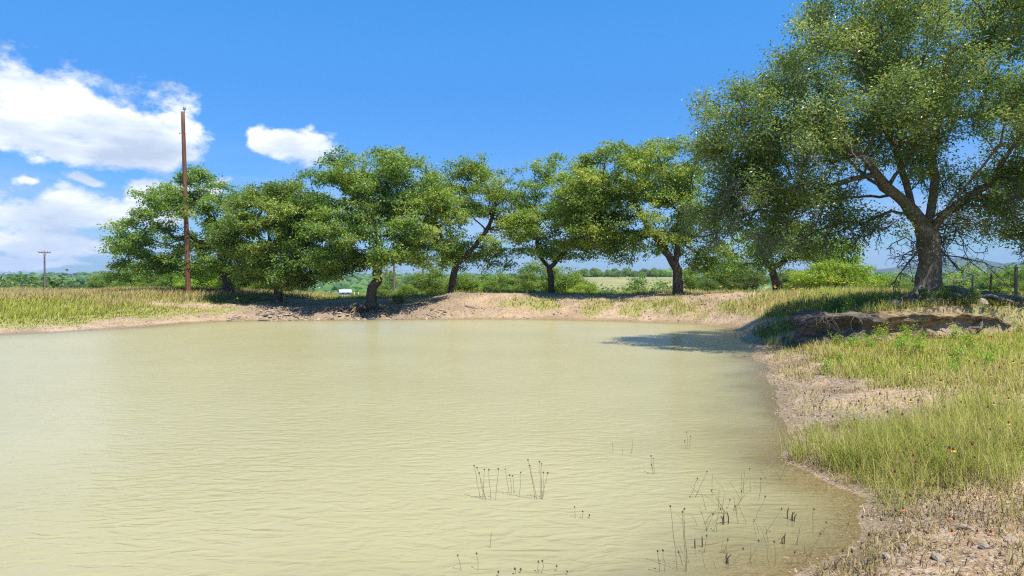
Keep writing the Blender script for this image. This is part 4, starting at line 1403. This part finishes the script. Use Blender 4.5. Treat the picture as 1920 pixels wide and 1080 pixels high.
ledge()
rock(1530, 20.4, (.16, .13, .13), 'small pale stone at the left end of the eroded ledge', 1, .05)
rock(1545, 19.6, (.12, .1, .08), 'lower pale stone left of the eroded ledge', 2, .03)
rock(1685, 20.3, (.34, .22, .2), 'large grey stone left of the huge oak trunk', 3, .08)
rock(1718, 20.2, (.15, .14, .14), 'small round stone just left of the huge trunk base', 4, .06)
rock(1760, 20.1, (.42, .2, .12), 'flat stone slab in front of the huge oak trunk', 5, .05)
rock(1885, 20.6, (.6, .3, .22), 'long pale rock right of the root tangle below the fence', 6, .05)
rock(1660, 18.5, (.3, .2, .1), 'flat sunlit stone at the foot of the ochre ledge', 7, .03)
rock(1840, 19.6, (.3, .2, .18), 'grey stone among the tangled roots', 8, .05)
rock(1527, 17.2, (.14, .1, .07), 'small stone in the grass below the dark ledge end', 9, .02)
for i, (u, d) in enumerate(((1030 + 640, 5.15), (1700, 5.35), (1765, 5.0), (1850, 5.1), (1900, 5.25), (1815, 5.6))):
    rock(u, d, (.05 + .012 * (i % 3), .045, .03), 'pale stone on the gravel in the bottom right corner, ' + ORD[[0, 1, 2, 4, 5, 3][i]] + ' from the left', 60 + i, .01, group='pale corner stones')


# exposed roots of the round oak on the far bank, and loose wood
def roots_far():
    rng = np.random.default_rng(4)
    host = [o for o in bpy.data.objects if o.get('label', '').startswith('broad round live oak')][0]
    bx, by, bz = host.location
    for u0, u1, dy0, dy1, r in ((690, 640, -.4, -1.9, .10), (690, 610, -.4, -1.95, .09), (655, 622, -1.2, -2.2, .11), (640, 600, -1.3, -2.1, .08), (632, 630, -1.5, -2.25, .09), (700, 735, -.3, -2.0, .08), (680, 662, -.8, -2.2, .08), (600, 585, -1.4, -2.1, .07)):
        x0 = (u0 - 960) / F * (37 + dy0); x1 = (u1 - 960) / F * (37 + dy1)
        t = np.linspace(0, 1, 9)
        x = x0 + (x1 - x0) * t; y = by + dy0 + (dy1 - dy0) * t
        z = ground_z(x, y) + .05 + .10 * np.sin(t * math.pi) + rng.normal(size=9) * .03
        z[-1] = min(z[-1], .0)
        T = Tubes(); T.add(np.stack([x - bx + rng.normal(size=9) * .05, y - by, z - bz], 1), np.linspace(r, r * .5, 9), 6, .25, rng)
        obj('root', T.mesh('root', M_BARK), host)


roots_far()


def wood(name, label, p, d, l, r, seed, m=None, gen=2, cat='branch', sag=.1):
    rng = np.random.default_rng(seed)
    T = dead_twigs(rng, [(0, 0, 0)], [d], [l], r, gen, sag)
    o = obj(name, T.mesh(name, m or M_BARK), None, p)
    return tag(o, label, cat)


x_, y_, _ = px(1437, 597, 24.0)
wood('fallen_branch', 'dark forked fallen branch arching over the grass left of the ledge', (x_, y_, gz(x_, y_) + .02), (.75, .1, .65), 1.3, .03, 3, gen=2, sag=.9)
x_, y_, _ = px(1470, 600, 22.6)
wood('fallen_branch', 'thin dead branch pointing right toward the ledge', (x_, y_, gz(x_, y_) + .1), (.9, .1, .4), 1.0, .025, 8, gen=1, sag=.2)
x_, y_, _ = px(872, 583, 36.6)
wood('driftwood_stick', 'grey stick lying on the slope of the pale mound', (x_, y_, gz(x_, y_) + .05), (.9, -.3, -.12), .9, .03, 5, m=M_TWIG, gen=0, cat='stick')
x_, y_, _ = px(1398, 668, 18.6)
wood('waterside_twig', 'dark twig reaching into the shaded water at the right shore', (x_, y_, .02), (-.7, -.1, .35), .55, .012, 6, gen=2, cat='branch')
# bleached snag in the scrub
for k, (u, v, d, s) in enumerate(((1800, 540, 44, 5), (1812, 548, 40, 9))):
    x_, y_, z_ = px(u, v, d)
    wood('dead_snag', ('upper' if k == 0 else 'lower') + ' bleached dead branch sticking out of the scrub right of the trunk', (x_, y_, z_ - .3), (.2 + .5 * k, 0, .9 - .5 * k), 1.3, .035, s, m=M_DEAD, gen=2, sag=-.2)


# ------------------------------------------------------------------ poles, wires, fence
def wood_pole_mat(name, a, b):
    m, n, out = mat(name)
    tc = n.new('ShaderNodeTexCoord')
    v = n.vmath('MULTIPLY', tc.outputs['Object'], (14, 14, .7))
    q = n.noise(v, 1.6, 6, .6)
    bsdf(n, out, n.ramp(q, [(.35, a), (.65, b)]), .8, q, .5, .02)
    return m


M_POLE = wood_pole_mat('creosote_pole', (.085, .035, .02), (.22, .095, .055))
M_POLE2 = wood_pole_mat('grey_pole', (.13, .085, .06), (.26, .19, .145))
M_STEEL, _n, _o = mat('galvanised_steel')
bsdf(_n, _o, (.42, .43, .44), .45).inputs['Metallic'].default_value = .7
M_CERAMIC, _n, _o = mat('grey_porcelain')
bsdf(_n, _o, (.30, .33, .36), .3)
M_WIRE, _n, _o = mat('wire')
bsdf(_n, _o, (.20, .20, .21), .5)


def pole(label, u, v0, v1, d, r, m, lean=0.0, crossarm=False, top=True, name='utility_pole'):
    x = (u - 960) / F * d
    z0 = gz(x, d); z1 = EYE - (v0 - HOR) / F * d
    h = z1 - z0
    root = empty(name, (x, d, z0)); tag(root, label, 'pole')
    T = Tubes()
    t = np.linspace(-.04, 1, 16)
    T.add(np.stack([lean * t, 0 * t, h * t], 1), np.linspace(r, r * .68, 16), 14, .02, np.random.default_rng(2))
    obj('shaft', T.mesh('pole_shaft', m), root)
    if top:
        c = Tubes(); c.add([(lean + r * .5, 0, h - .25), (lean + r * .6, 0, h + .16)], [.018, .018], 6)
        obj('insulator_pin', c.mesh('insulator_pin', M_STEEL), root)
        c = Tubes(); z = h + .1
        prof = [(0, .05), (.03, .10), (.06, .10), (.075, .065), (.10, .065), (.115, .095), (.15, .095), (.17, .055), (.21, .05), (.23, .02)]
        c.add([(lean + r * .6, 0, z + a) for a, _ in prof], [b for _, b in prof], 12)
        obj('insulator', c.mesh('insulator', M_CERAMIC), root)
        c = Tubes(); zz = h - 1.25
        c.add([(lean * .9 - r * 1.5, 0, zz), (lean * .9 + r * 1.4, 0, zz)], [.025, .025], 6)
        obj('bolt', c.mesh('through_bolt', M_STEEL), root)
        c = Tubes(); c.add([(lean * .9 - r * 1.55, 0, zz - .05), (lean * .9 - r * 1.55, 0, zz + .09)], [.03, .03], 6)
        obj('bracket', c.mesh('bracket', M_STEEL), root)
    if crossarm:
        c = Tubes(); zc = h - .3
        c.add([(lean - crossarm, 0, zc), (lean + crossarm, 0, zc - .06)], [.085, .085], 4)
        obj('crossarm', c.mesh('crossarm', m), root)
        for q in (-.96, -.45, .5, .96):
            c = Tubes(); c.add([(lean + q * crossarm, 0, zc), (lean + q * crossarm, 0, zc + .13), (lean + q * crossarm, 0, zc + .3)], [.03, .07, .05], 6)
            obj('insulator', c.mesh('insulator', M_CERAMIC), root)
        for q in (-1, 1):
            c = Tubes(); c.add([(lean + q * crossarm * .5, 0, zc - .03), (lean, 0, zc - .75)], [.025, .025], 4)
            obj('brace', c.mesh('brace', M_STEEL), root)
    return root, Vector((x + lean, d, z0 + h))


P1, t1 = pole('tall reddish-brown wooden utility pole in front of the leftmost oak', 353, 211, 547, 40.5, .155, M_POLE, lean=-.24)
P2, t2 = pole('small far utility pole with crossarm on the left skyline', 84, 470, 545, 120, .19, M_POLE2, crossarm=1.05, top=False)
P3, t3 = pole('left of the two thin poles right of the round oak trunk', 739, 440, 556, 56, .11, M_POLE2, top=False, name='thin_pole')
P4, t4 = pole('right one of the two thin poles, nearer the mound', 793, 440, 556, 58, .10, M_POLE2, top=False, name='thin_pole')


def wire(label, a, b, sag, r=.02, name='power_line'):
    t = np.linspace(0, 1, 24)[:, None]
    P = np.array(a) * (1 - t) + np.array(b) * t
    P[:, 2] -= sag * 4 * t[:, 0] * (1 - t[:, 0])
    T = Tubes(); T.add(P, r, 4)
    return tag(obj(name, T.mesh(name, M_WIRE)), label, 'wire')


wire('power line running low across the sky left of the oaks and behind them', px(-300, 503, 150), px(790, 506, 200), 1.2, .022)
wire('thin upper wire between the small pole and the thicket', (t2.x + 1, t2.y, t2.z - 4.2), px(700, 500, 240), 2.0, .015)
wire('guy wire beside the left thin pole', (t3.x, t3.y, t3.z), (t3.x + 1.2, t3.y, gz(t3.x + 1.2, t3.y)), 0, .008, 'guy_wire')


def fence():
    root = empty('wire_fence', (15.4, 20.8, 0)); tag(root, 'sagging wire fence on weathered posts at the right edge', 'fence')
    pts = []
    for i, (u, v0, v1, d, k) in enumerate(((2010, 488, 585, 17.0, 'w'), (1906, 500, 580, 20.8, 'w'), (1856, 513, 578, 25.6, 's'), (1822, 516, 568, 30.5, 'w'), (1789, 524, 556, 38, 's'), (1700, 528, 552, 50, 'w'), (1600, 528, 550, 60, 's'))):
        x, y, z1 = px(u, v0, d); z0 = gz(x, y)
        T = Tubes(); r = .055 if k == 'w' else .038
        lean = RNG.normal() * .03
        T.add([(x - 15.4 + lean * t, y - 20.8, z0 - .1 + (z1 - z0 + .1) * t) for t in np.linspace(0, 1, 6)], np.linspace(r, r * .85, 6), 7, .15, RNG)
        obj('post', T.mesh('fence_post', M_POLE2 if k == 'w' else M_POLE), root)
        pts.append((x - 15.4, y - 20.8, z0, z1))
    for f in (.97, .78, .58, .38):
        T = Tubes()
        for a, b in zip(pts, pts[1:]):
            t = np.linspace(0, 1, 6)
            P = np.stack([a[0] + (b[0] - a[0]) * t, a[1] + (b[1] - a[1]) * t - .04, (a[2] + (a[3] - a[2]) * f) * (1 - t) + (b[2] + (b[3] - b[2]) * f) * t - .05 * np.sin(t * math.pi)], 1)
            T.add(P, .005, 3)
        obj('wire', T.mesh('fence_wire', M_STEEL), root)


fence()
M_YEL, _n, _o = mat('yellow_post')
bsdf(_n, _o, (.55, .40, .10), .6)
for k, u in enumerate((664, 672)):
    x, y, z1 = px(u, 548, 52); z0 = gz(x, y)
    T = Tubes(); T.add([(0, 0, -.1), (0, 0, (z1 - z0) * .5), (0, 0, z1 - z0)], [.045, .042, .04], 8)
    tag(obj('marker_post', T.mesh('marker_post', M_YEL), None, (x, y, z0)), ('left' if k == 0 else 'right') + ' of two yellow posts just left of the round oak trunk', 'post')


# ------------------------------------------------------------------ white house in the valley
def house(u, v, d, w, dp, h, label, rz):
    M_W, n, o = mat('white_wall'); bsdf(n, o, (.5, .5, .49), .7)
    M_R, n, o = mat('metal_roof'); bsdf(n, o, (.45, .48, .52), .4)
    M_G, n, o = mat('window_glass'); bsdf(n, o, (.05, .06, .08), .1)
    x, y, z = px(u, v, d)
    root = empty('house', (x, y, z), rz); tag(root, label, 'house')
    a, b = w / 2, dp / 2
    V = [(-a, -b, -6), (a, -b, -6), (a, b, -6), (-a, b, -6), (-a, -b, h), (a, -b, h), (a, b, h), (-a, b, h), (-a, 0, h + dp * .28), (a, 0, h + dp * .28)]
    obj('wall', make_mesh('house_wall', V, [np.array([(0, 1, 5, 4), (1, 2, 6, 5), (2, 3, 7, 6), (3, 0, 4, 7)]), np.array([(4, 8, 7), (5, 6, 9)])], M_W, smooth=False), root)
    e = .5; t = .18; R = h + dp * .28 + .03
    for s in (-1, 1):
        z1 = h - e * .56 + .03
        V = [(-a - e, s * (b + e), z1), (a + e, s * (b + e), z1), (a + e, 0, R), (-a - e, 0, R)]
        V += [(p[0], p[1], p[2] + t) for p in V]
        obj('roof', make_mesh('house_roof', V, [np.array([(0, 1, 2, 3), (4, 5, 6, 7), (0, 1, 5, 4), (1, 2, 6, 5), (2, 3, 7, 6), (3, 0, 4, 7)])], M_R, smooth=False), root)
    for k in range(2):
        xx = -a + w * (k + .5) / 2
        V = [(xx - .4, -b - .06, .3), (xx + .4, -b - .06, .3), (xx + .4, -b - .06, .95), (xx - .4, -b - .06, .95)]
        V += [(p[0], -b + .05, p[2]) for p in V]
        obj('window', make_mesh('house_window', V, [np.array([(0, 1, 2, 3), (0, 1, 5, 4), (1, 2, 6, 5), (2, 3, 7, 6), (3, 0, 4, 7)])], M_G, smooth=False), root)


house(647, 552, 300, 4.4, 3.4, 1.05, 'white house with pale metal roof in the valley left of the round oak trunk', .35)
house(596, 544, 520, 3.6, 3, 1.2, 'small white building far off in the valley wood left of the white house', -.3)

# ------------------------------------------------------------------ wildflowers and water plants
M_HEAD, _n, _o = mat('seed_head'); bsdf(_n, _o, (.085, .052, .03), .9)
M_PETY, _n, _o = mat('yellow_petal'); bsdf(_n, _o, (.75, .42, .02), .6)
M_PETR, _n, _o = mat('rust_petal'); bsdf(_n, _o, (.22, .035, .012), .6)
M_PETO, _n, _o = mat('orange_petal'); bsdf(_n, _o, (.72, .16, .015), .6)
M_STEM = grass_mat('stem_plain', .1)
M_STEMG, _n, _o = mat('green_stem'); bsdf(_n, _o, (.22, .23, .08), .7)
M_STEMD, _n, _o = mat('dry_stem'); bsdf(_n, _o, (.24, .18, .10), .8)


def head_mesh(r=.009, l=.028):
    T = Tubes(); p = np.linspace(0, 1, 7)
    T.add([(0, 0, l * q) for q in p], r * np.array([.45, .9, 1.05, 1.0, .85, .6, .25]), 8)
    return T.mesh('seed_head', M_HEAD)


def petals_mesh(m, R=.022, n=7, droop=.5):
    V = []; f = []
    for k in range(n):
        a = k / n * math.tau; c, s = math.cos(a), math.sin(a); w = .009
        b = len(V)
        V += [(c * .004, s * .004, 0), (c * R * .6 - s * w, s * R * .6 + c * w, -R * .15 * droop), (c * R, s * R, -R * droop), (c * R * .6 + s * w, s * R * .6 - c * w, -R * .15 * droop)]
        f.append((b, b + 1, b + 2, b + 3))
    return make_mesh('petals', V, [np.array(f)], m, smooth=False)


HEAD = head_mesh(); HEADS = head_mesh(.008, .018)
PETS = [petals_mesh(M_PETY), petals_mesh(M_PETR), petals_mesh(M_PETO)]


def stem_tube(L, bend, r, seed):
    rng = np.random.default_rng(seed)
    t = np.linspace(0, 1, 7)
    a = rng.uniform(0, 6.28)
    P = np.stack([math.cos(a) * bend * t ** 1.6, math.sin(a) * bend * t ** 1.6, L * t], 1) + rng.normal(size=(7, 3)) * .003
    P[0] = 0
    T = Tubes(); T.add(P, np.linspace(r, r * .7, 7), 4)
    return T, P[-1]


STEMS = []
for q in range(6):
    T, e = stem_tube(1.0, .18 + .05 * q, .006, q)
    STEMS.append((T.mesh('flower_stem', M_STEMG), e))


def flowers():
    rng = np.random.default_rng(12)
    def flower(x, y, h, pet, size, label, group):
        sm, e = STEMS[rng.integers(0, 6)]
        z = gz(x, y)
        r = empty('wildflower', (x, y, z - .01), rng.uniform(0, 6.28)); tag(r, label, 'flower', group)
        o = obj('stem', sm, r); o.scale = (h, h, h)
        s = obj('seed_head', HEAD, r, tuple(e * h)); s.scale = (size,) * 3
        if pet >= 0:
            p = obj('petals', PETS[pet], r, (e[0] * h, e[1] * h, e[2] * h + .003)); p.scale = (size,) * 3
    def spots(k, u0, u1, v0, v1, zz):
        out = []
        while len(out) < k:
            u = rng.uniform(u0, u1); v = rng.uniform(v0, v1)
            d = (EYE - zz) * F / (v - HOR)
            x = (u - 960) / F * d
            if shore_sd([x], [d])[0] > .15: out.append((x, d))
        return out
    for x, y in spots(22, 1690, 1915, 690, 860, .5):
        flower(x, y, rng.uniform(.25, .4), 1, rng.uniform(.8, 1.2), 'dark red wildflower in the green grass of the right bank', 'dark red flowers on the right bank')
    for x, y in spots(14, 1700, 1915, 690, 860, .5):
        flower(x, y, rng.uniform(.25, .4), 0, rng.uniform(1.0, 1.4), 'yellow wildflower in the green grass of the right bank', 'yellow flowers on the right bank')
    for x, y in spots(26, 1540, 1915, 625, 672, .55):
        flower(x, y, rng.uniform(.3, .5), 2, rng.uniform(1.0, 1.6), 'orange wildflower in the shaded weeds below the ledge', 'orange flowers below the ledge')
    for x, y in spots(24, 1520, 1900, 700, 800, .35):
        flower(x, y, rng.uniform(.16, .3), -1, rng.uniform(1.0, 1.6), 'brown petal-less seed head above the sandy bank', 'brown seed heads on the sandy bank')
    for x, y in spots(26, 1560, 1800, 940, 1060, .12):
        flower(x, y, rng.uniform(.14, .3), -1, rng.uniform(.7, 1.1), 'brown seed head at the bottom right water edge', 'brown seed heads at the corner')
    for x, y in spots(4, 1660, 1880, 960, 1060, .2):
        flower(x, y, rng.uniform(.12, .22), 2, .9, 'small rust-orange flower near the bottom right corner', 'rust-orange corner flowers')
    for i in range(26):
        u = rng.uniform(1290, 1640); d = rng.uniform(30, 36)
        flower((u - 960) / F * d, d, rng.uniform(.4, .6), 0, 3.0, 'yellow flower along the top of the far right grass', 'yellow flowers on the far right grass')
    for i in range(20):
        u = rng.uniform(60, 470); d = rng.uniform(36, 42)
        flower((u - 960) / F * d, d, rng.uniform(.4, .55), 0, 2.6, 'yellow flower in the left meadow grass', 'yellow flowers in the left meadow')


flowers()


def water_plants():
    rng = np.random.default_rng(17)
    def at(u, v):
        d = EYE * F / (v - HOR)
        return (u - 960) / F * d, d
    def stalks(u, v, tops, label, lean_m=M_STEMD, heads=True):
        """a clump standing in the water at (u, v); tops: photo points of its seed heads"""
        x, y = at(u, v)
        root = empty('water_plant', (x, y, 0)); tag(root, label, 'plant')
        for tu, tv, bu in tops:
            bx = (bu - u) / F * y
            tx = (tu - u) / F * y; tz = (v - tv) / F * y
            t = np.linspace(0, 1, 7)
            P = np.stack([bx + (tx - bx) * t ** 1.3, rng.normal() * .03 * t, -.15 + (tz + .15) * t], 1)
            P[1:-1] += rng.normal(size=(5, 3)) * .003
            T = Tubes(); T.add(P, np.linspace(.0026, .0017, 7), 4)
            obj('stem', T.mesh('plant_stem', lean_m), root)
            if heads:
                h = obj('seed_head', HEADS, root, tuple(P[-1])); h.scale = (rng.uniform(.75, 1.1),) * 3
                h.rotation_euler = (rng.normal() * .3, rng.normal() * .4, 0)
        return root
    stalks(920, 938, [(888, 878, 905), (894, 880, 915), (898, 888, 916), (916, 882, 922), (935, 880, 926), (908, 882, 904)], 'leftmost clump of thin stalks with dark seed heads in the open water')
    stalks(963, 930, [(947, 884, 958), (956, 892, 960), (962, 896, 966), (976, 890, 974)], 'faint middle clump of thin seed stalks in the open water')
    stalks(1013, 938, [(990, 864, 1008), (994, 873, 1010), (1012, 868, 1014), (1016, 873, 1016), (1019, 888, 1018), (1027, 889, 1014)], 'tallest clump of seed stalks in the open water')
    stalks(1082, 974, [(1079, 954, 1081), (1094, 962, 1092), (1106, 970, 1104)], 'short clump of three seed stalks right of the tallest clump')
    stalks(918, 1031, [(921, 1000, 918)], 'single bare stalk in the water near the bottom edge', heads=False)
    stalks(1165, 852, [(1150, 828, 1150), (1188, 826, 1186), (1168, 838, 1167), (1185, 840, 1184)], 'faint row of bare green stems far out in the water', heads=False, lean_m=M_STEMG)
    stalks(1230, 890, [(1222, 858, 1228), (1226, 862, 1230), (1222, 873, 1229)], 'leaning stalk with three small heads left of the water weeds')
    stalks(1292, 842, [(1289, 812, 1292), (1294, 818, 1293), (1284, 828, 1290)], 'small upright seed stalks nearest the middle of the right water')
    stalks(900, 1075, [(857, 1048, 872), (893, 1046, 900)], 'two seed stalks rising from the bottom edge, left')
    stalks(965, 1079, [(934, 1073, 936), (966, 1070, 966), (976, 1074, 975), (1010, 1060, 1006), (1018, 1058, 1018), (1064, 1074, 1060), (1045, 1071, 1045)], 'row of seed stalks along the bottom edge right of centre')
    stalks(1245, 1075, [(1233, 1035, 1240), (1245, 1036, 1250), (1262, 958, 1275), (1282, 955, 1290), (1283, 966, 1290)], 'tall leaning seed stalks at the bottom edge left of the weeds')
    # weedy patch in the shallows, bottom right
    patch = [(1300, 985), (1345, 960), (1330, 1000), (1380, 965), (1400, 985), (1420, 940), (1370, 1040), (1310, 1040), (1440, 1005), (1470, 1020), (1350, 1065), (1400, 1060), (1450, 1060), (1500, 1045), (1540, 1000), (1520, 1065), (1385, 925), (1320, 935), (1465, 900), (1300, 1062)]
    for k, (u, v) in enumerate(patch):
        tops = []
        for q in range(rng.integers(3, 6)):
            bu = u + rng.normal() * 16
            tops.append((bu + rng.normal() * 26, v - rng.uniform(10, 48), bu))
        r = stalks(u, v, tops, 'tangled dry weed in the bottom right shallow water, ' + ORD[sorted(patch).index((u, v))] + ' clump from the left', [M_STEMG, M_STEMD][k % 2], heads=False)
        r['group'] = 'tangled weeds in the bottom right shallows'
        for c in list(r.children):
            if rng.random() < .3:
                hd = obj('seed_head', HEADS, r); hd.scale = (.9,) * 3
                co = c.data.vertices[-1].co; hd.location = co
    # cut dark reeds
    for k, (u, v) in enumerate(((1318, 1030), (1360, 985), (1380, 1060), (1470, 1022), (1485, 980))):
        x, y = at(u, v)
        r = empty('reed_stub', (x, y, 0)); tag(r, 'short dark upright reed stubs in the bottom right shallows, ' + ORD[k] + ' tuft from the left', 'reed', 'dark reed stubs in the shallows')
        for q in range(rng.integers(2, 5)):
            T = Tubes(); bx, by = rng.normal(size=2) * .025; h = rng.uniform(.06, .13)
            T.add([(bx, by, -.1), (bx + rng.normal() * .008, by, h * .6), (bx + rng.normal() * .016, by, h)], [.005, .0055, .004], 5)
            obj('stub', T.mesh('reed_stub', M_HEAD), r)
    # weeds in the shaded cove
    for k, (u, v) in enumerate(((1380, 632), (1395, 640), (1410, 655), (1420, 668), (1430, 640), (1445, 655))):
        tops = [(u + rng.normal() * 14, v - rng.uniform(8, 22), u + rng.normal() * 10) for q in range(6)]
        r = stalks(u, v, tops, 'thin weed stems in the shaded cove by the right shore, ' + ORD[k] + ' from the left', M_STEMG, heads=False)
        r['group'] = 'weeds in the shaded cove'


water_plants()


# leafy weeds below the ledge and by the trunk
def weeds():
    rng = np.random.default_rng(33)
    S = rng.normal(size=(9, 3)) * np.array([.16, .16, .12]) + np.array([0, 0, .28])
    C = S[rng.integers(0, 9, 260)] + rng.normal(size=(260, 3)) * .075
    C[:, 2] = np.abs(C[:, 2])
    lv = leaves_mesh('weed_leaf', C, rng.normal(size=(260, 3)) * .5, .075, M_BRIGHT, rng, aspect=.4)
    T = Tubes()
    for s in S: T.add([(s[0] * .15, s[1] * .15, -.03), (s[0] * .6, s[1] * .6, s[2] * .6), tuple(s)], [.006, .005, .003], 4)
    st = T.mesh('weed_stem', M_STEMG)
    dk = leaves_mesh('weed_leaf_dark', C, rng.normal(size=(260, 3)) * .5, .085, M_DARK, rng, aspect=.5)
    for i in range(24):
        u = rng.uniform(1540, 1915); v = rng.uniform(612, 700)
        z0 = .5; d = (EYE - z0) * F / (v - HOR); x = (u - 960) / F * d
        if d > 18.6: d = 18.4; x = (u - 960) / F * d
        z = gz(x, d)
        r = empty('weed', (x, d, z), rng.uniform(0, 6.28), rng.uniform(.4, .85)); tag(r, 'bright leafy weed in the strip below the eroded ledge', 'weed', 'leafy weeds below the ledge')
        obj('stem', st, r); obj('leaves', lv, r)
    for u, d, s, lab in ((1664, 20.6, .9, 'dark leafy sprout left of the huge oak trunk'), (1722, 20.4, .9, 'dark sprout touching the left side of the huge trunk'), (1768, 20.2, .8, 'pale sprout at the front of the huge trunk base'),
                         (1790, 19.6, 1.1, 'dark leafy sprout over the roots right of the huge trunk'), (1812, 19.3, 1.0, 'lower dark sprout among the roots'), (1868, 20.5, .8, 'dark sprout at the foot of the fence'),
                         (1556, 21.5, 1.2, 'tall grey-green weed behind the dark ledge end'), (1590, 21.0, .9, 'weed behind the middle of the ledge')):
        x = (u - 960) / F * d
        r = empty('weed', (x, d, gz(x, d)), rng.uniform(0, 6), s); tag(r, lab, 'weed')
        obj('stem', st, r); obj('leaves', dk if 'dark' in lab else lv, r)


weeds()
print('tris', sum(len(m.loops) - 2 * len(m.polygons) for m in bpy.data.meshes), 'objects', len(bpy.data.objects))
